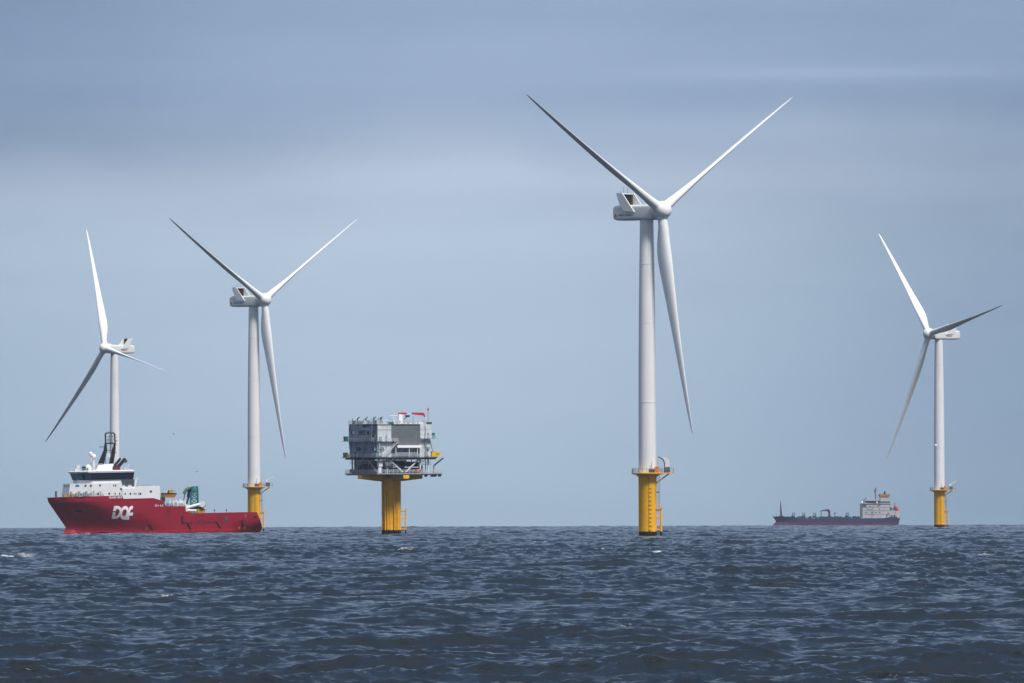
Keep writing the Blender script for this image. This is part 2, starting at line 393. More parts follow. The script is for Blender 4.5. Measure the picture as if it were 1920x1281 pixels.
FOAM = []                                     # (x, y, radius across, radius along, strength): broken water round piles and bows
def build_sea():
    A = cascade(420.0, 512, 8.0, 42.0, 1.15, R(80) - 0.9, 6, 3)          # the swell
    B = cascade(131.0, 512, 2.2, 11.0, 0.80, R(102) - 2.2, 5, 11)        # wind waves
    C = cascade(47.0, 512, 0.45, 3.2, 0.27, R(84) - 0.5, 3, 5)           # chop riding on them
    dense = np.radians(np.linspace(-3.35, 3.35, 820))
    out = np.radians(3.35) + np.cumsum(np.radians(0.0082) * 1.06 ** np.arange(1, 200)); out = out[out < np.pi - 0.02]
    ang = np.concatenate([-out[::-1], dense, out])
    near = np.geomspace(6, 430, 240)
    r = [430.0]
    while r[-1] < 12300: r.append(r[-1] + 0.30 * (r[-1] / 480.0))
    rad = np.concatenate([near[:-1], np.array(r)])
    nr, na = len(rad), len(ang)
    co = np.empty((nr, na, 3), np.float32); foam = np.zeros((nr, na), np.float32)
    sa, ca = np.sin(ang), np.cos(ang)
    for i0 in range(0, nr, 400):
        rr = rad[i0:i0 + 400, None]
        x = rr * sa[None]; y = rr * ca[None]
        a = sample(A, x, y, 0.9); b = sample(B, x, y, 2.2); c = sample(C, x, y, 0.5)
        # patches of gusts: the short waves are not equally tall everywhere
        g = 0.9 + 0.25 * np.sin(x * 0.013 + 1.7 * np.sin(y * 0.0021)) * np.sin(y * 0.0047 + 0.8 * np.sin(x * 0.009))
        gc = g * (0.35 + 1.9 * np.clip(b[0] + 0.5 * a[0] + 0.12, 0, 0.55))               # chop is steeper on the crests
        lam, lc = 1.0, 0.5
        co[i0:i0 + 400, :, 0] = x + lam * (a[1] + b[1] * g) + lc * c[1] * gc
        co[i0:i0 + 400, :, 1] = y + lam * (a[2] + b[2] * g) + lc * c[2] * gc
        co[i0:i0 + 400, :, 2] = a[0] + b[0] * g + c[0] * gc + drop(1.0) * rr * rr - SEA_DIP
        jx = 1 + a[3] + b[3] * g; jy = 1 + a[4] + b[4] * g; jxy = a[5] + b[5] * g
        foam[i0:i0 + 400] = np.clip((FOAM_T - jx * jy + jxy ** 2) * 3.0, 0, 1) * np.clip((a[0] + b[0] * g - 0.5) * 1.8, 0, 1)
        for fx, fy, ra, rl, st in FOAM:
            q = ((x - fx) / ra) ** 2 + ((y - fy) / rl) ** 2
            foam[i0:i0 + 400] = np.maximum(foam[i0:i0 + 400], st * np.exp(-q) * np.clip((0.75 if st > 1.15 else 0.25) + 2.4 * (b[0] + 0.4 * a[0]), 0.45 if st > 1.15 else 0, 1.4))
    idx = np.arange(nr * na).reshape(nr, na)
    quads = np.stack([idx[:-1, :-1], idx[:-1, 1:], idx[1:, 1:], idx[1:, :-1]], -1).reshape(-1, 4)[:, ::-1]
    me = bpy.data.meshes.new('sea')
    me.vertices.add(nr * na); me.vertices.foreach_set('co', co.ravel())
    me.loops.add(quads.size); me.loops.foreach_set('vertex_index', quads.ravel().astype(np.int32))
    me.polygons.add(len(quads)); me.polygons.foreach_set('loop_start', np.arange(0, quads.size, 4, dtype=np.int32))
    me.update(calc_edges=True)
    me.shade_smooth()
    at = me.attributes.new('foam', 'FLOAT', 'POINT'); at.data.foreach_set('value', foam.ravel())
    me.materials.append(sea_material())
    o = bpy.data.objects.new('sea', me); col.objects.link(o)
    o['kind'] = 'structure'; o['label'] = 'choppy dark blue grey sea with a few small whitecaps'
    print('sea verts', nr * na, 'foam share', float((foam > 0.3).mean()))
    return o
FOAM_T = 0.36
SEA_DIP = 0.85                              # mean level sits below datum: from this low only the crests show

def sea_material():
    m = bpy.data.materials.new('sea_water'); m.use_nodes = True
    t = m.node_tree; b = t.nodes['Principled BSDF']; L = t.links.new
    b.inputs['Base Color'].default_value = (0.002, 0.008, 0.0145, 1)
    b.inputs['IOR'].default_value = 1.333
    b.inputs['Roughness'].default_value = 0.05; b.inputs['Specular IOR Level'].default_value = 0.41
    o = t.nodes.new('ShaderNodeTexCoord')
    n1 = t.nodes.new('ShaderNodeTexNoise'); n1.inputs['Scale'].default_value = 3.4; n1.inputs['Detail'].default_value = 5; n1.inputs['Roughness'].default_value = 0.6
    L(o.outputs['Object'], n1.inputs['Vector'])
    bp = t.nodes.new('ShaderNodeBump'); bp.inputs['Strength'].default_value = 1.0; bp.inputs['Distance'].default_value = 0.06
    n0 = t.nodes.new('ShaderNodeTexNoise'); n0.inputs['Scale'].default_value = 0.75; n0.inputs['Detail'].default_value = 3; n0.inputs['Roughness'].default_value = 0.55
    L(o.outputs['Object'], n0.inputs['Vector'])
    bp0 = t.nodes.new('ShaderNodeBump'); bp0.inputs['Strength'].default_value = 1.0; bp0.inputs['Distance'].default_value = 0.06
    L(n0.outputs['Fac'], bp0.inputs['Height']); L(bp0.outputs[0], bp.inputs['Normal'])
    L(n1.outputs['Fac'], bp.inputs['Height']); L(bp.outputs[0], b.inputs['Normal'])
    at = t.nodes.new('ShaderNodeAttribute'); at.attribute_name = 'foam'
    n2 = t.nodes.new('ShaderNodeTexNoise'); n2.inputs['Scale'].default_value = 2.4; n2.inputs['Detail'].default_value = 8; n2.inputs['Roughness'].default_value = 0.7
    L(o.outputs['Object'], n2.inputs['Vector'])
    ml = t.nodes.new('ShaderNodeMath'); ml.operation = 'MULTIPLY_ADD'; ml.inputs[1].default_value = 1.3
    L(n2.outputs['Fac'], ml.inputs[0]); L(at.outputs['Fac'], ml.inputs[2])
    mr = t.nodes.new('ShaderNodeMapRange'); mr.inputs[1].default_value = 0.90; mr.inputs[2].default_value = 1.45
    L(ml.outputs[0], mr.inputs[0])
    gt = t.nodes.new('ShaderNodeMath'); gt.operation = 'MULTIPLY'                 # no foam where the attribute is zero
    st = t.nodes.new('ShaderNodeMapRange'); st.inputs[1].default_value = 0.02; st.inputs[2].default_value = 0.25
    L(at.outputs['Fac'], st.inputs[0]); L(st.outputs[0], gt.inputs[0]); L(mr.outputs[0], gt.inputs[1])
    d = t.nodes.new('ShaderNodeBsdfDiffuse'); d.inputs['Color'].default_value = (0.64, 0.67, 0.69, 1)
    mx = t.nodes.new('ShaderNodeMixShader'); L(gt.outputs[0], mx.inputs[0]); L(b.outputs[0], mx.inputs[1]); L(d.outputs[0], mx.inputs[2])
    L(mx.outputs[0], t.nodes['Material Output'].inputs['Surface'])
    return m

# ------------------------------------------------------------------ wind turbines
HUB_H, TOWER_TOP, OVERHANG, TILT, BLADE_R = 110.2, 107.0, 6.9, R(6), 77.0

def blade_mesh():
    st = [  # radius, chord, thickness ratio, twist
        (2.2, 3.3, 1.0, 20), (3.6, 3.3, 1.0, 20), (5.5, 3.45, .92, 20), (8, 4.05, .70, 20), (11, 4.7, .54, 19.5), (14, 5.15, .44, 18.5),
        (17, 5.3, .38, 17), (20, 5.15, .34, 15), (25, 4.7, .30, 12.5), (30, 4.2, .27, 10.5), (36, 3.7, .25, 8.5), (42, 3.2, .235, 7),
        (48, 2.75, .22, 5.5), (54, 2.35, .21, 4.5), (60, 1.95, .20, 3.5), (66, 1.55, .19, 3), (70, 1.25, .18, 2.5), (73, .98, .18, 2), (75.3, .70, .18, 2),
        (76.5, .40, .18, 2), (77, .10, .2, 2)]
    n = 28; rings = []
    for r, ch, tr, tw in st:
        w = min(1, max(0, (tr - 0.38) / 0.62)); w = w * w * (3 - 2 * w)
        pf = 0.5 * w + 0.32 * (1 - w); t = R(tw); ring = []
        off = 4.8 * (0.45 * r / 77 + 0.55 * (r / 77) ** 2)
        for i in range(n):
            a = 2 * math.pi * i / n
            c = 0.5 - 0.5 * math.cos(a)
            ya = 5 * tr * (0.2969 * math.sqrt(c) - 0.126 * c - 0.3516 * c * c + 0.2843 * c ** 3 - 0.1036 * c ** 4) * (1 if a < math.pi else -1)
            ya += 0.10 * c * (1 - c) * (1 - w)
            y = ya * (1 - w) + 0.5 * math.sin(a) * tr * w
            q, s_ = (pf - c) * ch, y * ch
            ring.append((math.cos(t) * q + math.sin(t) * s_ + off, -math.sin(t) * q + math.cos(t) * s_, r))
        rings.append(ring)
    return MB().loft(rings).mesh('blade', M_BLADE, 50)

def hub_mesh():
    m = MB().lathe([(2.2, -2.5), (2.75, -2.35), (2.98, -1.4), (3.05, 0.0), (3.02, 0.8), (2.85, 1.6), (2.5, 2.35), (1.9, 2.95), (1.1, 3.32), (0.35, 3.45), (0.02, 3.46)], 40, 'x')
    for k in range(3):
        a = k * 2 * math.pi / 3
        d = Vector((0, -math.sin(a), math.cos(a)))
        m.tube(d * 1.6, d * 2.95, 2.02, 1.95, 32)
        m.tube(d * 2.95, d * 3.2, 1.80, 1.78, 32)
    return m.mesh('hub', M_BLADE, 40)

def nacelle_meshes():
    rings = []
    for x, w, h, zc in [(-13.7, 1.7, 1.0, 2.55), (-13.6, 2.1, 1.55, 2.55), (-13.3, 2.4, 2.0, 2.55), (-12.8, 2.6, 2.35, 2.56), (-12.0, 2.72, 2.56, 2.57), (-10.5, 2.76, 2.62, 2.57),
                        (-4, 2.76, 2.62, 2.57), (2.6, 2.76, 2.62, 2.57), (3.6, 2.72, 2.66, 2.66), (4.35, 2.55, 2.55, 2.95)]:
        ring = []
        for i in range(40):
            a = 2 * math.pi * i / 40; c, s_ = math.cos(a), math.sin(a); e = 2 / 6.5
            ring.append((x, w * math.copysign(abs(c) ** e, c), zc + h * math.copysign(abs(s_) ** e, s_)))
        rings.append(ring)
    body = MB().loft(rings)
    body.tube((3.4, 0, 3.28), (4.7, 0, 3.45), 2.72, 2.66, 40)
    body = body.mesh('nacelle', M_NAC, 35)
    zf = 3.6
    fin_o = [(-11.3, 5.65), (-8.5, 5.65), (-2.9, -0.9), (-7.9, -0.55), (-9.7, 1.8)]
    fins = MB()
    for sy in (-1, 1):
        fins.prism([(x, z + zf) for x, z in fin_o], sy * 2.74, sy * 3.12)
    fins.bx(-11.25, -8.75, -2.74, 2.74, zf + 5.3, zf + 5.63)             # top bridge
    fins = fins.mesh('cooler_housing', M_NAC)
    rad = MB().bx(-9.75, -9.35, -2.45, 2.45, zf + 1.55, zf + 5.29)
    for k in range(12): rad.bx(-9.35, -9.28, -2.4 + k * 0.41, -2.25 + k * 0.41, zf + 1.62, zf + 4.9)
    rad = rad.mesh('radiator', M_DARK)
    fr = [MB().bx(-9.7, -8.75, sy * 2.46, sy * 2.72, zf + 1.60, zf + 5.25).mesh('radiator_frame', M_BROWN) for sy in (-1, 1)]
    ant = [MB().tube((x, y, zf + 5.6), (x, y, zf + 5.6 + h), 0.07, 0.05, 6).mesh('antenna', M_DGREY) for x, y, h in ((-9.9, 1.3, 2.3), (-9.3, -1.4, 2.2), (-10.2, -2.0, 0.7))]
    ant.append(MB().bx(3.0, 3.5, -1.2, -0.7, 5.18, 5.55).mesh('roof_hatch', M_DGREY))
    return body, fins, rad, fr, ant

def transition_meshes():
    out = {}
    tp = MB().lathe([(3.08, -6), (3.08, 19.3), (3.25, 19.9), (3.9, 20.75)], 48)
    out['transition_piece'] = tp.mesh('transition_piece', M_YEL, 40)
    tw = MB().lathe([(3.02, 21.2), (3.02, 22), (3.0, 40), (2.92, 60), (2.72, 80), (2.45, 98), (2.28, TOWER_TOP + 0.1)], 56)
    tw.lathe([(3.10, 21.2), (3.10, 21.45)], 56)
    for z, r_ in ((45, 2.995), (72, 2.815), (92, 2.565)): tw.lathe([(r_ + .05, z), (r_ + .05, z + .16)], 56)
    out['tower'] = tw.mesh('tower', M_TOWER, 30)
    pl = MB().lathe([(5.3, 20.8), (5.45, 20.85), (5.45, 21.12), (5.3, 21.18)], 48)
    pl.bx(4.0, 8.9, -2.4, 2.2, 20.82, 21.15)
    for a in range(0, 360, 30): 
        d = Vector((math.cos(R(a)), math.sin(R(a)), 0)); pl.bar(d * 3.3 + Vector((0, 0, 20.0)), d * 5.2 + Vector((0, 0, 20.75)), 0.14)
    pl.tube((2.9, -1.0, 17.6), (7.3, -1.4, 20.8), 0.22); pl.tube((2.9, 1.0, 17.6), (7.3, 1.2, 20.8), 0.22)
    out['platform'] = pl.mesh('platform', M_YELP, 30)
    ra = MB(); pts = []
    for a in range(26, 335, 15): pts.append((5.35 * math.cos(R(a)), 5.35 * math.sin(R(a)), 21.16))
    ra.rail([(8.8, 2.1, 21.15), (5.0, 2.1, 21.15)] + pts + [(5.0, -2.3, 21.15), (8.8, -2.3, 21.15), (8.8, 2.1, 21.15)], 1.45, 1.1, 0.05, 3)
    ra.bx(-5.3, -4.7, -1.7, -1.0, 21.2, 22.6); ra.bx(-3.2, -2.9, -4.4, -4.2, 21.2, 22.6)
    out['railing'] = ra.mesh('railing', M_GREYM)
    cab = MB().box((3.1, -3.6, 22.1), (1.45, 1.2, 1.85)).box((3.1, -3.6, 23.07), (1.6, 1.35, 0.1)).tube((3.5, -3.4, 23), (3.5, -3.4, 25.2), 0.07).tube((3.5, -3.4, 25.2), (3.9, -3.4, 25.4), 0.06)
    out['switch_cabinet'] = cab.mesh('switch_cabinet', M_ORANGE)
    rb = MB().box((1.35, -4.3, 21.8), (1.9, 1.0, 1.2)).tube((1.3, -4.2, 22.3), (1.3, -4.2, 24.4), 0.06).tube((1.3, -4.2, 24.4), (1.7, -4.2, 24.9), 0.06).tube((0.8, -4.2, 22.3), (1.3, -4.2, 24.0), 0.05)
    out['winch_box'] = rb.mesh('winch_box', M_RUST)
    gb = MB().box((6.9, -1.1, 22.0), (1.5, 1.4, 1.6)).box((6.9, -1.1, 22.9), (1.2, 1.2, 0.2))
    out['equipment_box'] = gb.mesh('equipment_box', M_DGREY)
    lad = MB()
    d0 = Vector((math.sin(R(-12)) * 0 + 0.35, -3.13, 0))
    lad.tube((0.35, -3.12, 0.6), (0.35, -3.12, 20.6), 0.06, n=6)
    for i in range(14):
        z = 1.6 + i * 1.42; w = 1.05 if i % 2 else 0.8
        if z < 16.5: lad.bar((0.35, -3.12, z), (0.35 + w, -3.02, z), 0.13)
    out['depth_gauge'] = lad.mesh('depth_gauge', M_DGREY)
    bl = MB()
    for x, y in ((4.55, -0.9), (4.55, 0.9)):
        bl.tube((x, y, -4), (x, y, 9.0), 0.34, n=12)
    for z in (1.8, 6.2, 8.4):
        for y in (-0.9, 0.9): bl.tube((2.9, y * 0.8, z), (4.55, y, z), 0.2)
    for y in (-0.35, 0.35): bl.tube((3.75, y, -1), (3.75, y, 9), 0.07, n=6)
    for i in range(24): bl.tube((3.75, -0.35, 0.4 + i * 0.36), (3.75, 0.35, 0.4 + i * 0.36), 0.04, n=5)
    bl.bx(2.9, 4.9, -1.4, 1.4, 8.95, 9.1); bl.rail([(4.8, -1.3, 9.1), (4.8, 1.3, 9.1)], 1.2, 0.8, 0.05); bl.rail([(3.1, -1.3, 9.1), (4.8, -1.3, 9.1)], 1.2, 0.8, 0.05)
    out['boat_landing'] = bl.mesh('boat_landing', M_YEL, 40)
    l2 = MB()
    for y in (-0.32, 0.32): l2.tube((3.55, y, 9), (3.55, y, 21.1), 0.07, n=6)
    for i in range(32): l2.tube((3.55, -0.32, 9.2 + i * 0.37), (3.55, 0.32, 9.2 + i * 0.37), 0.035, n=5)
    l2.bx(2.95, 3.9, -0.5, 0.5, 14.3, 14.7); l2.tube((4.1, 0.3, 9), (4.1, 0.3, 21), 0.06, n=6)
    out['ladder'] = l2.mesh('ladder', M_DGREY)
    return out

def crane_meshes(pose):
    c = MB(); c.lathe([(0.34, 21.15), (0.30, 22.9)], 12); c.v = [(x + 5.9, y - 0.6, z) for x, y, z in c.v]
    h = None
    if pose == 'folded':                       # the near turbine's davit, jib bent back over the deck, white winch house
        c.path([(5.9, -0.6, 22.8), (5.7, -0.6, 24.6), (5.3, -0.6, 25.5), (4.6, -0.6, 26.1), (3.5, -0.6, 26.55)], 0.17)
        h = MB().prism([(6.0, 23.0), (7.5, 23.2), (7.5, 25.4), (6.6, 26.2), (5.5, 26.5), (4.6, 26.5), (5.6, 25.9), (6.05, 24.6)], -1.0, 0.1)
    else:                                      # jib stretched out and up
        c.path([(5.9, -0.6, 22.8), (6.0, -0.6, 24.2)], 0.2)
        h = MB().tube((5.8, -0.6, 24.0), (8.9, -0.6, 25.6), 0.22, 0.16).box((6.2, -0.6, 23.6), (0.9, 0.8, 0.9)).box((9.0, -0.6, 25.6), (0.45, 0.3, 0.5))
    return c.mesh('davit', M_DGREY, 40), h.mesh('davit_house', M_WHITE, 40)

BLADE, HUB = blade_mesh(), hub_mesh()
NAC = nacelle_meshes()
TP = transition_meshes()
CRANE = {p: crane_meshes(p) for p in ('folded', 'raised')}
# maker's marks: grey words after a red triangle on one flank, red word on the other
def flank_marks():
    a = text_mesh('lettering', 'SIEMENS GAMESA', 0.95, M_GTXT, extrude=0.015, bold=0.01, width=0.78)
    tri = MB().prism([(-0.55, -0.42), (0.55, -0.42), (0.0, 0.55)], -0.02, 0.02, 'xy').mesh('emblem', M_REDT)
    b = text_mesh('lettering', 'SIEMENS', 1.05, M_REDT, extrude=0.015, bold=0.02)
    return a, tri, b
MARK_A, MARK_T, MARK_B = flank_marks()

def turbine(label, x, d, yaw, az0, crane):
    """yaw: heading of the rotor axis, 0 = at the camera, positive to the right"""
    root = thing('wind_turbine', label, 'wind turbine', (x, d, drop(d)), 0, 'offshore wind turbines')
    for nm in ('transition_piece', 'tower', 'platform', 'boat_landing', 'ladder', 'depth_gauge', 'switch_cabinet', 'winch_box', 'equipment_box'):
        o = put(nm, TP[nm], root)
        if nm == 'platform': put('railing', TP['railing'], o)
    dv = put('davit_crane', CRANE[crane][0], root); put('winch_house', CRANE[crane][1], dv)
    ah = Vector((math.sin(yaw), -math.cos(yaw), 0)); th = math.atan2(ah.y, ah.x)
    nac = put('nacelle', NAC[0], root, mat4=Matrix.Translation((0, 0, TOWER_TOP)) @ Matrix.Rotation(th, 4, 'Z'))
    put('cooler_housing', NAC[1], nac); put('radiator', NAC[2], nac); [put('radiator_frame', f_, nac) for f_ in NAC[3]]; [put(f_.name.split('.')[0], f_, nac) for f_ in NAC[4]]
    put('lettering', MARK_A, nac, mat4=facing((-7.6, -2.775, 1.75), (1, 0, 0), (0, 0, 1)))
    put('emblem', MARK_T, nac, mat4=facing((-12.0 + 0.2, -2.775, 1.75), (1, 0, 0), (0, 0, 1)))
    put('lettering', MARK_B, nac, mat4=facing((-5.4, 2.775, 1.85), (-1, 0, 0), (0, 0, 1)))
    a = Vector((ah.x * math.cos(TILT), ah.y * math.cos(TILT), math.sin(TILT)))
    hz = Vector((math.cos(yaw), math.sin(yaw), 0)); u = hz.cross(a)
    if u.z < 0: u = -u
    c = Vector((0, 0, 0)) + ah * OVERHANG + Vector((0, 0, HUB_H))
    for k in range(3):
        t = az0 + k * 2 * math.pi / 3
        b = math.cos(t) * hz + math.sin(t) * u
        m = Matrix((a, b.cross(a), b)).transposed().to_4x4(); m.translation = c
        if k == 0: put('hub', HUB, root, mat4=m)
        put('blade', BLADE, root, mat4=m)
    return root

def base_from_hub(hx, d, yaw):
    return hx - math.sin(yaw) * OVERHANG, d + math.cos(yaw) * OVERHANG

for lab, hx, d, yw, a0, cr in [
    ('white wind turbine rising behind the red ship, its foot hidden by the bridge', -248.0, 6930, R(-54.8), R(-11.3), 'raised'),
    ('white wind turbine on a yellow pile just past the red ship\'s stern', -118.1, 5425, R(48.8), R(30.8), 'raised'),
    ('largest white wind turbine, its whole yellow pile standing clear in the waves', 50.9, 3860, R(46.6), R(31.0), 'folded'),
    ('white wind turbine past the tanker\'s stern, a dark blade crossing its nacelle', 238.0, 6493, R(-56.1), R(11.0), 'raised')]:
    bx_, by_ = base_from_hub(hx, d, yw)
    turbine(lab, bx_, by_, yw, a0, cr)
FOAM += [(52.3, 3858, 2.6, 6, 1.3), (50.0, 3853, 2.0, 5, 0.8), (46.0, 3859, 4.2, 4, 0.55)]

# ------------------------------------------------------------------ offshore substation
def substation():
    D = 4500.0; x0 = (734 - 960) / 21333.3 * D - 0.2
    root = thing('offshore_substation', 'grey boxy transformer platform on a single thick yellow column between the turbines', 'platform', (x0, D, drop(D)))
    ps = R(30)
    def turned(m): 
        c, s_ = math.cos(ps), math.sin(ps)
        m.v = [(x * c - y * s_ - 0.5, x * s_ + y * c, z) for x, y, z in m.v]; return m
    def part(m, name, mat, parent=root, smooth=None, label=None, bevel=0): return turned(m).build(name, mat, parent, smooth, label, bevel)
    # column with its cable pipes
    pile = MB().lathe([(3.75, -6), (3.75, 21.6)], 48).build('column', M_YEL, root, 40)
    for a, r in ((-125, .30), (-113, .22), (-72, .34), (-60, .30), (-49, .34), (-38, .30), (-150, .3)):
        d = Vector((math.cos(R(a)), math.sin(R(a)), 0)) * (3.85 + r)
        m = MB().tube(d + Vector((0, 0, -5)), d + Vector((0, 0, 21.5)), r, n=12)
        for z in (4.2, 10.0, 16.0): m.bar(d * 0.86 + Vector((0, 0, z)), d + Vector((0, 0, z)), 0.35)
        m.build('cable_pipe', M_YEL, pile, 40)
    bl = MB()
    for y in (-0.8, 0.8):
        bl.tube((5.6, y, -4), (5.6, y, 9.3), 0.26, n=10)
        for z in (1.5, 6.0, 8.6): bl.tube((3.6, y, z), (5.6, y, z), 0.18)
    for i in range(22): bl.tube((5.2, -0.4, 0.4 + 0.4 * i), (5.2, 0.4, 0.4 + 0.4 * i), 0.05, n=5)
    bl.build('boat_landing', M_YEL, root, 40)
    # yellow cantilevers under the topside: a cross of tapering box girders
    for a, L in ((0, 14.0), (90, 13.0), (180, 14.0), (270, 13.0)):
        g = MB(); mm = Matrix.Rotation(R(a), 3, 'Z')
        rings = []
        for s_, zb in ((2.0, 20.3), (6.0, 20.6), (L, 21.5)):
            rings.append([mm @ Vector((s_, y, z)) for y, z in ((-1.3, zb), (1.3, zb), (1.3, 22.84), (-1.3, 22.84))])
        part(g.loft(rings), 'cantilever', M_YELP)
    A, B = 12.0, 11.35
    # lower cable deck
    lo = MB().bx(-13.2, 16.4, -13.0, 13.0, 23.2, 23.65)
    for y in (-12.2, -6, 0, 6, 12.2): lo.bx(-13.0, 16.2, y - .2, y + .2, 22.85, 23.2)
    lod = part(lo, 'cable_deck', M_GREYM)
    part(MB().rail([(-13.1, -12.9, 23.65), (16.3, -12.9, 23.65), (16.3, 12.9, 23.65), (-13.1, 12.9, 23.65)], 1.3, 1.8, 0.07, 3, True), 'railing', M_MODL, lod)
    for i, (p, q) in enumerate(((13.6, -12.0), (14.6, -9), (15.4, -12.4), (15.6, -6), (14.5, -3), (12.6, -12.6))):
        part(MB().box((p, q, 22.65), (0.9, 0.8, 0.9)).tube((p + .3, q, 22.2), (p + 1.0, q, 23.1), .14), 'hang_off', M_BLACK)
    # what stands on the cable deck under the main deck
    dk = MB()
    rnd = random.Random(4)
    for p, q, a, b_, h in ((-9.5, 3.5, 4, 9, 5.6), (-8.5, -6, 4.5, 5, 4.2), (-2.5, 3, 5, 8, 5.0), (4, 4, 6, 9, 5.2), (9, -1, 3, 7, 4.4), (3.2, -6.5, 5, 2.6, 3.2), (-3.0, -8, 3, 2.4, 2.6), (8.5, -8, 2.2, 2.4, 3.0)):
        dk.bx(p - a / 2, p + a / 2, q - b_ / 2, q + b_ / 2, 23.66, 23.66 + h)
    part(dk, 'transformer_tanks', M_DGREY)
    for k in range(34):
        p = rnd.uniform(-11, 11.5); q = rnd.uniform(-11.5, -8.5)
        if k % 3: pp = MB().tube((p, q, 23.66), (p, q, rnd.uniform(25.5, 29.8)), rnd.uniform(.08, .2), n=7)
        else:
            z = rnd.uniform(25, 29.4); pp = MB().tube((p, q, z), (min(12, p + rnd.uniform(2, 7)), q, z), rnd.uniform(.08, .18), n=7)
        part(pp, 'pipe', rnd.choice((M_GREYM, M_MODL, M_DGREY, M_BLUE)), smooth=40)
    for k in range(10):
        q = rnd.uniform(-10, 10); part(MB().tube((-11.8, q, 23.66), (-11.8, q, 29.8), .12, n=7), 'pipe', M_GREYM, smooth=40)
    legs_ = [(p, -11.0, .42) for p in (-7.6, 7.4)] + [(p, q_, .34) for p in (-11.2, 11.2) for q_ in (-10.8, 10.6)]
    for p, q_, r_ in legs_: part(MB().tube((p, q_, 23.6), (p, q_, 29.9), r_, n=12), 'leg', M_MODL, smooth=40)
    for a_, b_ in (((-7.4, -11.2, 29.6), (-0.6, -11.2, 24.0)), ((7.2, -11.2, 29.6), (0.8, -11.2, 24.0)), ((-11.3, -10.0, 24.0), (-11.3, -1.0, 29.6)), ((-11.3, 10, 24.0), (-11.3, 1.0, 29.6))):
        part(MB().tube(a_, b_, .33, n=10), 'brace', M_MODL, smooth=40)
    # main deck
    md = MB().bx(-13.6, 14.2, -12.9, 12.6, 29.55, 29.95)
    for y in range(-12, 13, 3): md.bx(-13.4, 14.0, y - .18, y + .18, 29.05, 29.55)
    mdd = part(md, 'main_deck', M_DGREY)
    part(MB().rail([(-13.5, -12.8, 29.95), (14.1, -12.8, 29.95), (14.1, 12.5, 29.95), (-13.5, 12.5, 29.95)], 1.25, 1.6, 0.07, 3, True), 'railing', M_MODL, mdd)
    # modules: left flank in two storeys, front with the louvre screen
    def module(p0, p1, q0, q1, z0, z1, mat, ribs=0, rp='p'):
        m = MB().bx(p0, p1, q0, q1, z0, z1)
        return m
    left_lo = MB().bx(-12.0, -6.2, -10.9, 11.3, 29.95, 36.1)
    for q in np.arange(-10.4, 11.2, 1.35): left_lo.bx(-12.10, -12.0, q - .06, q + .06, 30.0, 36.0)
    a1 = part(left_lo, 'module', M_MODD, label='lower module on the shaded flank, the shade painted in as blue grey')
    left_hi = MB().bx(-12.15, -6.2, 0.2, 11.35, 36.3, 42.9).bx(-11.3, -6.2, -10.7, 0.2, 36.3, 42.4)
    for q in np.arange(0.6, 11.2, 1.5): left_hi.bx(-12.25, -12.15, q - .06, q + .06, 36.4, 42.8)
    left_hi.bx(-12.3, -12.1, 0.2, 11.35, 41.3, 41.5)
    a2 = part(left_hi, 'module', M_MODD, label='upper module on the shaded flank, the shade painted in as blue grey')
    for p_, q_, z_ in ((-12.17, 9.0, 39.6), (-11.32, -2.6, 39.5), (-11.32, -6.0, 38.0), (-12.02, -5.2, 31.3)):
        part(MB().box((p_ - .05, q_, z_), (.12, 1.3, 1.2)), 'window', M_BLACK, a2)
    fr = MB().bx(-6.2, -5.75, -10.9, 11.3, 29.95, 42.9).bx(-12.05, -5.8, -11.35, -10.9, 29.95, 42.9)
    for p in (-11.9, -9.9, -7.9): fr.bx(p - .07, p + .07, -11.44, -11.35, 30.0, 42.8)
    for z in (36.2, 40.9, 42.6): fr.bx(-12.05, -5.8, -11.5, -11.35, z - .1, z + .1)
    part(fr, 'module', M_MODL, label='pale front module left of the louvre screen')
    mid = MB().bx(-5.75, 7.1, -9.6, 11.3, 29.95, 42.4)
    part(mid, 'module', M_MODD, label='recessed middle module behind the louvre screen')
    gr = MB().bx(-5.75, 7.05, -11.35, -10.9, 34.9, 42.3)
    for k in range(30): gr.box((0.65, -11.40, 35.05 + k * 0.245), (12.7, 0.16, 0.10), Matrix.Rotation(R(30), 3, 'X'))
    for p in (-5.6, -2.35, 0.8, 3.9, 6.95): gr.bx(p - .05, p + .05, -11.52, -11.46, 34.9, 42.3)
    part(gr, 'louvre_screen', M_LOUV)
    part(MB().bx(-3.6, 7.1, -12.3, -10.8, 33.9, 34.75).bx(-3.6, 7.1, -12.5, -12.2, 33.6, 34.0), 'ledge', M_WHITE)
    cr = MB().bx(7.1, 12.0, -11.35, 11.3, 29.95, 37.3).bx(7.1, 12.35, -11.7, 11.5, 37.35, 42.9)
    for z in (39.2, 41.2): cr.bx(7.1, 12.45, -11.8, -11.68, z - .08, z + .08)
    for p in (8.6, 10.3): cr.bx(p - .06, p + .06, -11.45, -11.35, 30, 37.2)
    part(cr, 'module', M_MODL, label='pale module at the right of the louvre screen')
    gal = MB().bx(-13.6, -11.3, -10.6, 11.6, 36.12, 36.3)
    g_ = part(gal, 'gallery', M_GREYM)
    part(MB().rail([(-13.5, -10.5, 36.3), (-13.5, 11.5, 36.3)], 1.2, 1.6, 0.06, 3), 'railing', M_MODL, g_)
    # walkways, pipe runs, trays and boxes fixed to the flanks
    wk = MB().bx(-12.4, -3.2, -12.6, -11.5, 36.05, 36.2)
    wko = part(wk, 'walkway', M_GREYM)
    part(MB().rail([(-12.3, -12.5, 36.2), (-3.3, -12.5, 36.2)], 1.15, 1.5, .06, 3), 'railing', M_MODL, wko)
    wk2 = part(MB().bx(7.2, 13.4, -12.9, -11.75, 37.2, 37.35).bx(12.4, 13.5, -12.9, 6, 37.2, 37.35), 'walkway', M_GREYM)
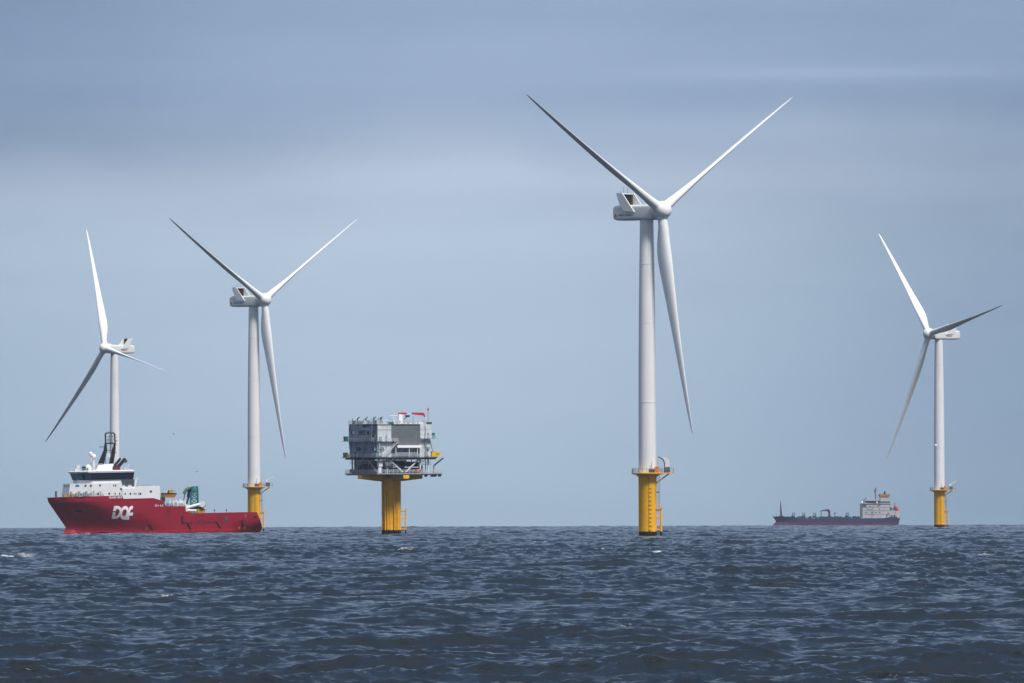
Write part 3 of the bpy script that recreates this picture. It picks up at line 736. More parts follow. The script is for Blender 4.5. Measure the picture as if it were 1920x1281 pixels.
    part(MB().rail([(7.3, -12.8, 37.35), (13.4, -12.8, 37.35), (13.4, 6, 37.35)], 1.15, 1.5, .06, 3), 'railing', M_MODL, wk2)
    rq = random.Random(21)
    def face_pipe(p0, q0, z0, p1, q1, z1, r, mat, name='pipe'):
        part(MB().tube((p0, q0, z0), (p1, q1, z1), r, n=8), name, mat, smooth=40)
    for k in range(9):
        q = rq.uniform(-10.5, 11); z0 = rq.uniform(30, 37); face_pipe(-12.35, q, z0, -12.35, q, min(43.2, z0 + rq.uniform(3, 8)), rq.uniform(.1, .24), rq.choice((M_GREYM, M_MODL, M_DGREY)))
    for k in range(5):
        z = (31.8, 34.6, 35.6, 38.2, 41.0)[k]; q0 = rq.uniform(-10, 2); face_pipe(-12.42, q0, z, -12.42, q0 + rq.uniform(5, 9), z, .14, rq.choice((M_GREYM, M_MODL)))
    for k in range(8):
        p_ = rq.uniform(-11.6, -6.2) if k < 5 else rq.uniform(7.6, 11.8); z0 = rq.uniform(30, 36); face_pipe(p_, -11.95, z0, p_, -11.95, z0 + rq.uniform(2.5, 6.5), rq.uniform(.08, .18), rq.choice((M_GREYM, M_MODD, M_WHITE)))
    for k in range(10):
        q = rq.uniform(-10, 10.5); z = rq.choice((30.9, 33.2, 37.3, 39.8)); part(MB().box((-12.45, q, z), (.7, rq.uniform(.7, 1.7), rq.uniform(.7, 1.8))), 'wall_cabinet', rq.choice((M_GREYM, M_MODL, M_MODD, M_DGREY)))
    for k in range(7):
        p_ = rq.uniform(-11.5, -6.5) if k < 4 else rq.uniform(7.8, 11.6); z = rq.choice((30.9, 33.6, 37.2, 40.3)); part(MB().box((p_, -11.85, z), (rq.uniform(.6, 1.3), .6, rq.uniform(.6, 1.7))), 'wall_cabinet', rq.choice((M_GREYM, M_MODL, M_MODD)))
    for p_, z in ((-10.8, 31.0), (9.6, 31.0), (10.6, 38.4)): part(MB().bx(p_ - .5, p_ + .5, -11.56 if z < 35 else -11.86, -11.3, z - 1.05, z + 1.1), 'door', M_GREYM)
    for q, z in ((6.5, 31.0), (-7.2, 37.4)): part(MB().bx(-12.3, -12.1, q - .5, q + .5, z - 1.05, z + 1.1) if z < 35 else MB().bx(-11.5, -11.2, q - .5, q + .5, z - 1.05, z + 1.1), 'door', M_DGREY)
    # service decks hung below the main deck
    for p0, p1, q0, q1, z in ((-13.2, -10.4, -8, 9, 27.4), (9.8, 13.6, -9, 4, 27.0), (-9, -5, -12.2, -9.4, 26.6)):
        o_ = part(MB().bx(p0, p1, q0, q1, z, z + .14), 'walkway', M_GREYM)
        part(MB().rail([(p0 + .1, q1 - .1, z + .14), (p0 + .1, q0 + .1, z + .14), (p1 - .1, q0 + .1, z + .14)], 1.1, 1.6, .06, 2), 'railing', M_MODL, o_)
    # posts and rails in front of the recess
    po = MB()
    for p in (-4.2, 1.9, 5.6): po.tube((p, -12.1, 29.9), (p, -12.1, 33.9), .2, n=8)
    po.tube((-4.2, -12.1, 31.6), (5.6, -12.1, 31.6), .1, n=6); po.bx(-3, 4, -10.2, -9.7, 30.6, 31.6)
    part(po, 'post', M_MODL)
    # stairs
    part(MB().stairs((-9.9, -12.3, 30.0), (-3.9, -12.3, 35.6), 0.9, (0, 1, 0), 12).bx(-4.1, -2.6, -12.8, -11.6, 35.5, 35.65), 'stair', M_MODL)
    part(MB().stairs((-12.9, 2.0, 29.95), (-12.9, -4.2, 36.2), 0.9, (1, 0, 0), 12), 'stair', M_GREYM)
    part(MB().stairs((-13.3, 6.6, 23.65), (-13.3, -4.0, 29.9), 0.9, (1, 0, 0), 12), 'stair', M_GREYM)
    part(MB().stairs((15.6, -9.8, 30.0), (12.5, -9.8, 35.4), 0.8, (0, 1, 0), 10), 'stair', M_MODL)
    part(MB().stairs((-12.6, -3.0, 36.3), (-11.9, -9.0, 40.8), 0.8, (1, 0, 0), 10), 'stair', M_GREYM)
    # outrigger balconies with teal boxes
    for p, q, z, sx in ((-13.9, 10.9, 36.3, 1), (-13.9, 11.2, 29.9, 1), (14.0, -9.3, 37.6, 1), (14.6, -9.0, 30.2, 1), (-11.6, -10.6, 36.3, 1), (-12.4, -11.0, 29.95, 0)):
        bb = MB().bx(p - 1.4, p + 1.2, q - 1.2, q + 1.2, z - .15, z + .02)
        part(bb, 'balcony', M_GREYM)
        part(MB().box((p, q, z + 1.0), (1.35, 1.3, 1.9), None, 1.12), 'life_raft_box', M_TEAL)
    for p, z in ((-6.0, 43.4), (11.3, 43.4)):
        part(MB().box((p, -11.3, z), (2.2, .9, .8)), 'life_raft_box', M_TEAL)
    # name boards
    sg = part(MB().bx(11.6, 15.6, -13.15, -13.0, 30.2, 32.0), 'name_board', M_SIGN)
    c, s_ = math.cos(ps), math.sin(ps)
    def wp(p, q, z): return (p * c - q * s_ - 0.5, p * s_ + q * c, z)
    put('lettering', text_mesh('board_text', 'H1', 1.5, M_BLACK, extrude=.02), sg, mat4=facing(wp(14.2, -13.16, 31.1), (c, s_, 0), (0, 0, 1)))
    sg2 = part(MB().bx(-13.95, -13.8, 9.2, 13.2, 29.6, 31.5), 'name_board', M_SIGN)
    put('lettering', text_mesh('board_text', 'H1', 1.4, M_BLACK, extrude=.02), sg2, mat4=facing(wp(-13.96, 11.0, 30.5), (s_, -c, 0), (0, 0, 1)))
    # orange boxes on the cable deck, white tank
    for p, q, sx in ((6.2, -12.2, 1.6), (-12.4, 9.0, 1.2)):
        part(MB().box((p, q, 24.55), (sx, 1.0, 1.5)), 'life_buoy_box', M_REDO)
    part(MB().box((-10.6, -10.6, 27.2), (1.7, 1.5, 1.9)).box((-10.6, -10.6, 25.0), (1.0, 1.0, 2.6)), 'tank', M_WHITE)
    # roof deck with its clutter
    rf = MB().bx(-12.4, 12.5, -11.7, 11.6, 42.92, 43.2)
    rfd = part(rf, 'roof_deck', M_MODL)
    part(MB().rail([(-12.3, -11.6, 43.2), (12.4, -11.6, 43.2), (12.4, 11.5, 43.2), (-12.3, 11.5, 43.2)], 1.3, 1.7, 0.07, 3, True), 'railing', M_MODL, rfd)
    for k in range(46):
        p = rnd.uniform(-11.5, -1); q = rnd.uniform(-10, 11); w = rnd.uniform(.4, 1.6)
        mt_ = rnd.choice((M_GREYM, M_DGREY, M_MODL, M_MODD))
        if k % 2: part(MB().bx(p - w / 2, p + w / 2, q - w / 2, q + w / 2, 43.2, 43.2 + rnd.uniform(.5, 1.7)), 'roof_unit', mt_)
        else:
            z = rnd.uniform(43.8, 45.8); part(MB().tube((p, q, 43.2), (p, q, z), .14, n=6).tube((p, q, z), (p + rnd.uniform(-.9, .9), q, z + .25), .12, n=6), 'vent_pipe', mt_)
    for k in range(22):
        p = rnd.uniform(0, 12); q = rnd.uniform(-11, 8); w = rnd.uniform(.3, .9)
        part(MB().bx(p - w / 2, p + w / 2, q - w / 2, q + w / 2, 43.2, 43.2 + rnd.uniform(.3, .9)), 'roof_unit', rnd.choice((M_GREYM, M_MODL, M_WHITE)))
    part(MB().bx(-10.6, -5.6, 3.5, 9.5, 43.2, 44.2), 'roof_unit', M_GREYM)
    for p, q in ((-9.6, 9.2), (-8.0, 5.4), (-9.6, -4.0), (-8.6, -7.6)):
        t = MB().tube((p, q, 43.2), (p, q, 45.2), .32, .26, 8).tube((p, q, 45.2), (p + .5, q - .8, 45.9), .3, .2, 8)
        part(t, 'vent', M_DGREY, smooth=40)
    # deck crane lying along the roof
    cb = MB().lathe([(.75, 43.2), (.6, 46.0)], 16).box((0, 0, 46.3), (1.3, 1.3, .9)).bx(-1.2, -.2, -.6, .6, 44.4, 47.0)
    cb.v = [(x + 1.6, y - 6.0, z) for x, y, z in cb.v]
    cbo = part(cb, 'deck_crane', M_WHITE, smooth=40)
    part(MB().box((2.3, -6.0, 47.2), (3.3, .9, .75)), 'jib_base', M_RED, cbo)
    part(MB().bar((3.9, -6.0, 47.1), (6.8, -6.0, 47.2), .3), 'jib_link', M_MODL, cbo)
    part(MB().prism([(6.6, 46.9), (12.2, 46.4), (12.3, 46.9), (11.6, 47.55), (6.6, 47.6)], -6.4, -5.6).box((12.2, -6, 46.2), (.4, .5, .7)), 'jib_tip', M_RED, cbo)
    part(MB().box((4.5, -6, 46.2), (1.6, 1.0, .7)).tube((4.3, -6, 45.8), (3.0, -6, 44.9), .16), 'hydraulic_ram', M_BLACK, cbo)
    part(MB().tube((12.6, -8.4, 43.2), (12.6, -8.4, 49.6), .09, n=6).box((12.6, -8.4, 48.7), (.7, .3, .5)).tube((12.2, -8.4, 49.2), (13.0, -8.4, 49.2), .06), 'mast', M_RED)
    part(MB().tube((-2.4, -7, 43.2), (-2.4, -7, 46.4), .16, n=8).bx(-4.4, -.4, -7.3, -6.7, 46.3, 46.5), 'mast', M_WHITE)
    part(MB().tube((12.2, 3, 43.2), (12.2, 3, 46.2), .08, n=6), 'mast', M_DGREY)
    part(MB().bar((13.0, -12.2, 26.6), (17.0, -12.6, 29.6), .5).tube((13.0, -12, 23.6), (13.0, -12.2, 27), .2), 'provision_davit', M_DGREY)
    return root
substation()
FOAM += [((734 - 960) / 21333.3 * 4500, 4494, 4.5, 3, 0.6)]

# ------------------------------------------------------------------ red supply ship
SHIP_D = 5000.0
def supply_ship():
    D = SHIP_D; sc = 21333.3 / D; th = R(20); ct, st = math.cos(th), math.sin(th)
    x0 = (290 - 960) / sc
    root = thing('supply_ship', 'red hulled offshore supply ship with white bridge forward and low open stern deck', 'ship', (x0, D, drop(D)))
    fwd = Vector((-ct, -st, 0)); port = Vector((st, -ct, 0))
    root.rotation_mode = 'QUATERNION'
    q = Matrix((fwd, port, Vector((0, 0, 1)))).transposed()            # local +X bow, +Y port (towards us)
    # right-handed check: X x Y = up ; the swell has her bow down one degree
    q = q @ Matrix.Rotation(R(0.95), 3, 'Y')
    root.rotation_quaternion = q.to_quaternion()
    HB = 9.6
    def L(px, b=HB):  return -((px - 290) / sc - b * st) / ct          # ship length coordinate of a point seen at px on the side b
    def Z(py, px): return (999.3 - py - 0.0205 * (px - 290)) / sc
    # --- hull
    tops = [(-43.8, Z(961.5, 480)), (L(372), Z(963.6, 372)), (L(358), Z(963.7, 358)), (L(349), Z(960, 349)), (L(348), Z(950.4, 348)), (L(313), Z(950.6, 313)),
            (L(306), Z(940, 306)), (L(289), Z(935, 289)), (L(234), Z(936.5, 234)), (L(231), Z(930.4, 231)), (L(180), Z(931.6, 180)), (49.5, Z(934.5, 91.5))]
    def ztop(l):
        return float(np.interp(l, [t[0] for t in tops], [t[1] for t in tops]))
    ls = sorted(set([-43.8] + [t[0] for t in tops] + list(np.linspace(-43, 49.5, 60))))
    levels = [0, .16, .24, .30, .36, .44, .55, .68, .80, .895, .905, 1.0]
    ZB = -4.5
    def stem(z):      # length coordinate of the stem at a height
        return float(np.interp(z, [-4.5, -1, 0.8, 2.6, 14.0, 15.2, 16.5], [42.5, 43.6, 42.2, 41.0, 48.9, 49.5, 49.5]))
    def stern(z):
        return float(np.interp(z, [-4.5, 0.5, 8.6, 17], [-45, -47.2, -43.8, -43.8]))
    def flare(z): return min(1, max(0, (z - 0.5) / 13.4)) ** 1.35
    rows = []
    for w in levels:
        row = []
        for l in ls:
            zt = ztop(l); z = ZB + w * (zt - ZB)
            u = (l + 43.8) / (49.5 + 43.8)
            ll = l
            lsx = stem(z); la = stern(z)
            if l > 10: ll = 10 + (l - 10) * (lsx - 10) / (49.5 - 10)
            if l < -35: ll = -35 + (l + 35) * (la + 35) / (-43.8 + 35)
            full = flare(z)                                           # fuller waterlines towards the deck
            l0 = -4 + 28 * full; ex = 1.35 + 1.5 * full
            t = max(0, (ll - l0) / max(1e-3, lsx - l0))
            b = HB * (1 - min(1, t) ** ex)
            if ll < -30: b *= 1 - 0.4 * min(1, (-30 - ll) / 17) * min(1, max(0, (3.2 - z) / 4))
            if z < 2.6: b = max(b, 0.0) * (1 - 0.04 * max(0, -z))
            if z < 3.0 and ll > 36: b = max(b, 1.9 * max(0, min(1, (3.0 - z) / 2.5)) * math.sqrt(max(0, 1 - ((ll - 36) / max(.1, lsx - 36)) ** 2)))   # bulb foot
            row.append((ll, max(b, 0.03), z))
        rows.append(row)
    m = MB(); nL = len(ls); vs = []; fs = []
    for row in rows: vs += [(l, b, z) for l, b, z in row]
    off = len(vs)
    for row in rows: vs += [(l, -b, z) for l, b, z in row]
    nl = len(rows)
    for j in range(nl - 1):
        for i in range(nL - 1):
            a = j * nL + i; fs.append((a, a + 1, a + 1 + nL, a + nL)); fs.append((off + a, off + a + nL, off + a + 1 + nL, off + a + 1))
        a = j * nL; fs.append((a, a + nL, off + a + nL, off + a)); a = j * nL + nL - 1; fs.append((a, off + a, off + a + nL, a + nL))
    top = (nl - 1) * nL; und = 0
    dk = (nl - 3) * nL
    for i in range(nL - 1):
        fs.append((i, off + i, off + i + 1, i + 1))
    m.add(vs, fs)
    # deck, sunk below the bulwark
    dv = []; df = []
    for i, l in enumerate(ls):
        ll, b, z = rows[-1][i]; drop_ = 1.1
        dv += [(ll, b * 0.995, z - drop_), (ll, -b * 0.995, z - drop_)]
    for i in range(nL - 1): df.append((2 * i, 2 * i + 1, 2 * i + 3, 2 * i + 2))
    hull = m.build('hull', M_HULL, root, 28)
    MB().add(dv, df).build('deck', M_GREYM, root)
    def side_b(l, z):                                           # half breadth of the hull at a point
        full = flare(z); l0 = -4 + 28 * full; ex = 1.35 + 1.5 * full; s_ = stem(z)
        t = max(0, (l - l0) / max(1e-3, s_ - l0)); return HB * (1 - min(1, t) ** ex)
    def lsolve(px, z):                                          # length at which the hull side shows at px
        l = L(px, HB)
        for _ in range(30): l = L(px, side_b(l, z))
        return l
    def onside(px, py, out=0.05):
        z = Z(py, px); l = lsolve(px, z); return Vector((l, side_b(l, z) + out, z))
    def quad_plate(pts, name, mat, thick=0.06, parent=hull, label=None):   # plate following the hull between picture points
        a = [onside(*p, 0.02) for p in pts]; b_ = [v + Vector((0, thick, 0)) for v in a]
        return MB().loft([a, b_]).build(name, mat, parent, None, label)
    # fenders, scupper ports, anchor pocket
    for x, y in ((283.0, 988), (353.9, 987), (408.8, 985), (455.0, 982)):
        quad_plate([(x - 4.2, y - 5.5), (x - 2.2, y - 5.5), (x + 4.6, y + 7), (x + 2.2, y + 7)], 'fender', M_BLACK, .3)
    quad_plate([(339.7, 969.5), (343.4, 969.5), (343.4, 983), (339.7, 983)], 'recess', M_BLACK)
    quad_plate([(421.0, 970.0), (426.5, 970.0), (426.5, 977.5), (421.0, 977.5)], 'port_hole', M_DGREY, .1)
    quad_plate([(474.5, 969.0), (480.0, 969.0), (480.4, 973.0), (475, 973.0)], 'fairlead', M_BLACK)
    quad_plate([(143.5, 957.0), (155, 957.0), (155, 961.6), (143.5, 961.6)], 'anchor_pocket', M_BLACK)
    quad_plate([(142.5, 962.0), (155, 962.0), (155, 963.4), (142.5, 963.4)], 'anchor_lip', M_RED)
    quad_plate([(273.4, 990.0), (277, 990.0), (277, 995), (273.4, 995)], 'thruster_mark', M_GTXT)
    for zs in (5.2, 8.0, 10.9):
        ll_ = [l for l in np.linspace(-40, 40, 60) if zs < ztop(l) - .6]
        a = [Vector((l, side_b(l, zs) + .005, zs)) for l in ll_]
        MB().loft([[(v.x, v.y, v.z - .05), (v.x, v.y + .03, v.z - .05), (v.x, v.y + .03, v.z + .05), (v.x, v.y, v.z + .05)] for v in a]).build('plate_seam', M_HULL, hull)
    # lettering wraps on the flat part of the side: black words aft, name, load line, and the white company logo
    def words(name, body, size, mat, px, py, shear=0, width=1.0, bold=0.0):
        p = onside(px, py, 0.06); l = p.x; e = 0.5
        dl = (side_b(l + e, p.z) - side_b(l - e, p.z)) / (2 * e)
        dz = (side_b(l, p.z + e) - side_b(l, p.z - e)) / (2 * e)
        right = Vector((-1, -dl, 0)).normalized(); upv = Vector((0, dz, 1)).normalized()
        me = text_mesh(name, body, size, mat, shear, 0.05, bold, width)
        # bend the letters onto the plating
        M = facing(p, right, upv)
        for v in me.vertices:
            w_ = M @ v.co; off_ = v.co.z
            v.co = Vector((w_.x, side_b(w_.x, w_.z) + 0.05 + off_ * 0.5, w_.z))
        return put('lettering', me, hull)
    words('aft_words', 'RESCUE ZONE', 1.35, M_BLACK, 374, 981.3, width=1.7, bold=.01)
    words('name', 'SKANDI HERA', 1.25, M_WHITE, 219.0, 934.0, width=.72, bold=.035)
    words('load_line', 'D= 4.2', 1.3, M_WHITE, 299.5, 949.3, bold=.02)
    for x, y in ((447, 992), (457.3, 990.8), (459.5, 969.5)):
        words('draught', '8', 1.4, M_BOATY, x, y - 0.6)
    # logo polygons measured off the bow plating: D with a nick, round O and f-shaped F
    def arc(cx, cy, rx, ry, a0, a1, n, sk=0.0):
        return [(cx + rx * math.cos(R(a0 + (a1 - a0) * i / n)) - sk * (ry * math.sin(R(a0 + (a1 - a0) * i / n))), cy + ry * math.sin(R(a0 + (a1 - a0) * i / n))) for i in range(n + 1)]
    def Q(zx, zy): return (195 + zx / 21.34, 925 + zy / 21.34)
    def strip(outer, inner):
        vs = []
        for o, i_ in zip(outer, inner): vs += [o, i_]
        return vs
    lg = MB()
    def ribbon(outer, inner):
        n = len(outer); A_ = [onside(*Q(*p), 0.03) for p in outer]; B_ = [onside(*Q(*p), 0.03) for p in inner]
        T = Vector((0, 0.08, 0))
        vs = A_ + B_ + [v + T for v in A_] + [v + T for v in B_]
        fs = []
        for i in range(n - 1):
            fs += [(2 * n + i, 2 * n + i + 1, 3 * n + i + 1, 3 * n + i), (i, i + 1, n + i + 1, n + i),
                   (i, i + 1, 2 * n + i + 1, 2 * n + i), (n + i, n + i + 1, 3 * n + i + 1, 3 * n + i)]
        fs += [(0, n, 3 * n, 2 * n), (n - 1, 2 * n - 1, 4 * n - 1, 3 * n - 1)]
        lg.add(vs, fs)
    # D: back stroke in two pieces with the nick, then the bowl
    ribbon([(455, 530), (400, 740)], [(560, 650), (500, 740)])
    ribbon([(395, 775), (335, 1045)], [(500, 790), (480, 945)])
    ribbon([(455, 530), (560, 525), (650, 540), (720, 590), (742, 680), (730, 780), (690, 900), (630, 995), (560, 1040), (450, 1048), (335, 1045)],
           [(555, 655), (590, 648), (630, 660), (660, 695), (668, 745), (655, 800), (620, 860), (580, 905), (540, 930), (510, 940), (475, 945)])
    # O
    oo = [(890, 525), (960, 545), (1005, 605), (1000, 700), (985, 800), (955, 920), (900, 1075), (800, 1080), (725, 1045), (690, 980), (690, 880), (710, 760), (745, 640), (810, 560), (890, 525)]
    oi = [(885, 660), (920, 672), (945, 715), (945, 770), (935, 830), (905, 890), (860, 940), (820, 940), (780, 915), (760, 875), (762, 820), (775, 760), (800, 710), (840, 672), (885, 660)]
    ribbon(oo, oi)
    # F
    ribbon([(1195, 520), (1120, 535), (1060, 575), (1020, 640), (985, 780), (955, 930), (918, 1080)], [(1190, 640), (1150, 660), (1105, 690), (1080, 735), (1062, 800), (1045, 930), (1022, 1080)])
    ribbon([(1050, 795), (1195, 795)], [(1035, 920), (1180, 915)])
    lg.build('company_logo', paint('logo_white', (0.86, 0.87, 0.88), 0.4, 0.04), hull)
    # --- superstructure
    def house(corners_l, hb, z0, z1, lean=0.0, cham=2.5, front_lean=0.0):
        a, f = corners_l
        def ring(z, k):
            fl = front_lean * k
            return [(a, hb, z), (f - cham + fl, hb, z), (f + fl, hb * 0.55, z), (f + fl, -hb * 0.55, z), (f - cham + fl, -hb, z), (a, -hb, z)]
        return MB().loft([ring(z0, 0), ring(z1, 1)])
    zA0, zA1 = Z(936, 260), Z(916.5, 270)
    h1 = MB().bx(L(302), L(232), -9.3, 9.45, zA0 - 1.5, zA1)
    h1.bx(L(302), L(258), 9.1, 9.42, zA1, zA1 + 0.9)
    lowh = h1.build('deckhouse', M_WHITE, root, None, None)
    z2a, z2b = Z(934, 150), Z(907.5, 180)
    FH, FC = 41.6, 9.0
    h2 = house((L(258, 9.0), FH), 9.0, z2a - 1.5, z2b, cham=FC, front_lean=-1.2)
    fore = h2.build('forecastle_house', M_WHITE, root)
    # row of lockers along the promenade
    rec = MB()
    for k in range(16): rec.bx(L(133 + k * 4.2, 9.3) - .4, L(133 + k * 4.2, 9.3) + .4, 8.2 - max(0, 6 - k) * 0.55, 9.0 - max(0, 6 - k) * 0.55, Z(932, 150), Z(932, 150) + 1.2 + .5 * (k % 3))
    rec.build('deck_gear', M_GREYM, root)
    MB().box((L(139.5, 5.5), 6.6, Z(930.5, 139)), (1.4, 1.2, 1.5)).build('life_buoy_locker', M_ORANGE, root)
    MB().box((L(125, 5.0), 5.5, Z(931, 125)), (1.6, 1.2, 1.1)).build('life_buoy_locker', M_BOATY, root)
    MB().box((L(108, 0.5), 0.5, Z(928, 107)), (.7, .6, 2.6)).tube((L(108, 0.5), .5, Z(928, 107)), (L(108, .5), .5, Z(922, 107)), .12).build('bow_light_mast', M_DGREY, root)
    # wheelhouse
    zb0, zb1, zb2, zb3 = z2b, Z(901.0, 190), Z(888.0, 190), Z(885.0, 190)
    lb, lf = L(251, 8.5), 36.0
    wb = house((lb, lf), 8.3, zb0 - .05, zb1, cham=4.5)
    wbo = wb.build('wheelhouse', M_WHITE, root)
    def oct_ring(a, f, hb, cham, z, fl=0): return [(a - fl * .3, hb + fl * .5, z), (f - cham + fl, hb + fl * .5, z), (f + fl, hb * .5, z), (f + fl, -hb * .5, z), (f - cham + fl, -hb - fl * .5, z), (a - fl * .3, -hb - fl * .5, z)]
    MB().loft([oct_ring(lb - .3, lf + .3, 8.7, 4.5, zb1, 0), oct_ring(lb - .3, lf + .3, 8.7, 4.5, zb2, 1.2)]).build('window_band', M_GLASS, wbo, None, 'dark wrap-round bridge windows')
    # the few teal panes at the forward corner
    for px_, w_ in ((138.5, 1.6), (142.0, 1.6), (145.5, 1.6), (156.0, 1.8), (161.5, 1.5)):
        l_ = lf + .3 - 4.5 + 4.5 * min(1, max(0, (163 - px_) / 24)); t_ = (lf + .3 - l_) / 4.5
        y_ = 8.7 * (.5 + .5 * t_)
        zc = (zb1 + zb2) / 2
        nrm = Vector((8.7 * .5, 4.5, 0)).normalized(); tg = Vector((-nrm.y, nrm.x, 0))
        p = Vector((l_ + .62, y_ + .33, zc)) + nrm * .12
        mm = Matrix((tg, nrm, Vector((.26, .1, 1)).normalized())).transposed()
        MB().box(p, (w_ * .7, .08, (zb2 - zb1) * .72), mm).build('pane', M_TGLASS, wbo)
    MB().loft([oct_ring(lb - .8, lf + 1.9, 9.6, 4.6, zb2, 0), oct_ring(lb - .8, lf + 2.2, 9.8, 4.6, zb3, 0), oct_ring(lb, lf + 1.2, 9.0, 4.6, zb3 + .35, 0)]).build('roof', M_WHITE, wbo)
    MB().bx(lb - .6, L(232, 9), 8.3, 9.5, zb1 - 1.9, zb1 - .05).build('bridge_wing', M_DGREY, wbo)
    MB().bx(L(259, 8.8), L(240, 8.8), 6.0, 8.9, zb0, zb0 + .25).bx(L(259, 8.8), L(240, 8.8), 8.75, 8.95, zb0 + .25, zb0 + 1.2).build('wing_bulwark', M_WHITE, wbo)
    # windows of the houses
    def win(px, py, w, h, hb, parent, mat=M_GLASS):
        l = L(px, hb); z = Z(py, px)
        o = MB().box((l, hb + .02, z), (w, .10, h)).build('window', mat, parent)
        return o
    for px_ in (191, 216.5, 219.8, 238.8, 241.2, 250.5, 253.3):
        win(px_, 911.5, .45 if px_ > 200 else .8, .8, 9.0, fore)
    def winf(l, b_, px, py, w=.8, h=.8, mat=M_GLASS):    # on the chamfer of the fore house
        n = Vector((9.0 * .45, FC, 0)).normalized(); tg = Vector((-n.y, n.x, 0)); z = Z(py, px)
        k = (z - (z2a - 1.5)) / (z2b - z2a + 1.5)
        mm = Matrix((tg, n, Vector((-.15, 0, 1)).normalized())).transposed()
        MB().box(Vector((l - 1.2 * k, b_, z)) + n * .03, (w, .14, h), mm).build('window', mat, fore)
    for t_, px_, mt in ((.06, 183, M_GLASS), (.30, 170, M_GLASS), (.62, 151, M_TGLASS), (.70, 146, M_TGLASS)):
        winf(FH - FC + FC * t_, 9.0 - 9.0 * .45 * t_, px_, 912.0, mat=mt)
    for b_ in (2.8, .2, -2.4):
        z = Z(913.2, 125); k = (z - (z2a - 1.5)) / (z2b - z2a + 1.5)
        MB().box((FH - 1.2 * k + .03, b_, z), (.14, .9, .8)).build('window', M_GLASS, fore)
    win(229.5, 918.3, .8, .8, 9.0, fore)
    for px_, w_ in ((187, .8), (155.5, .8)):
        win(px_, 927.2, w_, .8, 9.0, fore) if px_ > 180 else winf(FH - FC + FC * .45, 9.0 - 9.0 * .45 * .45, px_, 928.2)
    for px_, w_ in ((207.5, .8), (218.5, .5), (226.8, .6), (237, .5), (246.7, .7), (253.8, .35), (257, .35), (262.6, .4), (265.5, .7)):
        win(px_, 927.0, w_, .8, 9.45 if px_ > 232 else 9.0, lowh if px_ > 232 else fore)
    win(284.6, 922.8, 1.0, .9, 9.45, lowh, M_DGREY)
    MB().rail([(L(302), 9.2, zA1 + .0), (L(259), 9.2, zA1)], 1.2, 1.3, .06, 2).build('railing', M_DGREY, lowh)
    cl_ = MB(); rnd = random.Random(9)
    for k in range(14):
        p = L(262 + k * 2.7, 6); cl_.box((p, 5 + rnd.uniform(-1, 2), zA1 + .5), (.7, .9, rnd.uniform(.7, 1.6)))
    cl_.build('deck_gear', M_MODL, lowh)
    # gear on the monkey island
    zr = zb3 + .3
    isl = MB().loft([[(L(217, 2), y, zr) for y in ()] or [(L(219, 3), 3.2, zr), (L(183, 3), 3.2, zr), (L(183, 3), -3.2, zr), (L(219, 3), -3.2, zr)],
                     [(L(215, 3), 2.8, zr + 2.9), (L(188, 3), 2.8, zr + 2.5), (L(188, 3), -2.8, zr + 2.5), (L(215, 3), -2.8, zr + 2.9)]])
    isl.build('mast_house', M_WHITE, root)
    def MZ(py): return Z(py, 205)
    lm = L(205, 0)
    def mp_(px, py, b=0): return Vector((L(px, b), b, Z(py, px)))
    mast = MB()
    for b in (-1.6, 1.6):
        mast.loft([[mp_(181, 884, b) + Vector((0, y, 0)) for y in (-.25, .25)] + [mp_(194, 884, b) + Vector((0, y, 0)) for y in (.25, -.25)],
                   [mp_(197.5, 846, b) + Vector((0, y, 0)) for y in (-.22, .22)] + [mp_(203.5, 846, b) + Vector((0, y, 0)) for y in (.22, -.22)],
                   [mp_(200.0, 831, b) + Vector((0, y, 0)) for y in (-.2, .2)] + [mp_(202.6, 831, b) + Vector((0, y, 0)) for y in (.2, -.2)]])
        mast.loft([[mp_(209, 872, b) + Vector((0, y, 0)) for y in (-.22, .22)] + [mp_(214.5, 872, b) + Vector((0, y, 0)) for y in (.22, -.22)],
                   [mp_(212, 848, b) + Vector((0, y, 0)) for y in (-.22, .22)] + [mp_(219.0, 846, b) + Vector((0, y, 0)) for y in (.22, -.22)],
                   [mp_(217.8, 831, b) + Vector((0, y, 0)) for y in (-.18, .18)] + [mp_(219.6, 831, b) + Vector((0, y, 0)) for y in (.18, -.18)]])
        mast.path([mp_(201.2, 832, b), mp_(201.0, 816, b), mp_(202.4, 813.6, b), mp_(216.4, 813.2, b), mp_(218.2, 815.4, b), mp_(218.6, 832, b)], .27)
        mast.path([mp_(201, 833.2, b), mp_(219, 833.0, b)], .3)
        mast.path([mp_(218.6, 832, b), mp_(208, 868, b)], .1); mast.path([mp_(203, 846, b), mp_(214, 846, b)], .1)
    for px_, y0, y1 in ((205.5, 822, 833), (208.5, 818, 833), (213, 815, 833), (211, 809, 815), (206, 810, 814)): mast.tube(mp_(px_, y1), mp_(px_, y0), .1, n=6)
    for y in (826.5, 820): mast.tube(mp_(201, y), mp_(219, y), .07, n=6)
    for y, x1 in ((817, 221.5), (822, 222.5), (827.5, 223), (829.5, 221.5), (850.5, 221.3), (834, 222)): mast.tube(mp_(217.5, y), mp_(x1, y), .12, n=6)
    mast.tube(mp_(189.6, 839.8), mp_(203, 839.4), .16, n=6); mast.tube(mp_(212, 831), mp_(212, 833), .8, n=8); mast.tube(mp_(207, 873), mp_(209.5, 860), .2, n=6); mast.tube(mp_(201, 873), mp_(200, 860), .12, n=6)
    mast.build('mast', M_BLACK, root)
    MB().loft([[mp_(203, 859, b) for b in (-1, 1)] + [mp_(210.5, 859, b) for b in (1, -1)], [mp_(203.8, 852, b) for b in (-.9, .9)] + [mp_(209.6, 850.5, b) for b in (.9, -.9)]]).build('radar_house', M_MODL, root)
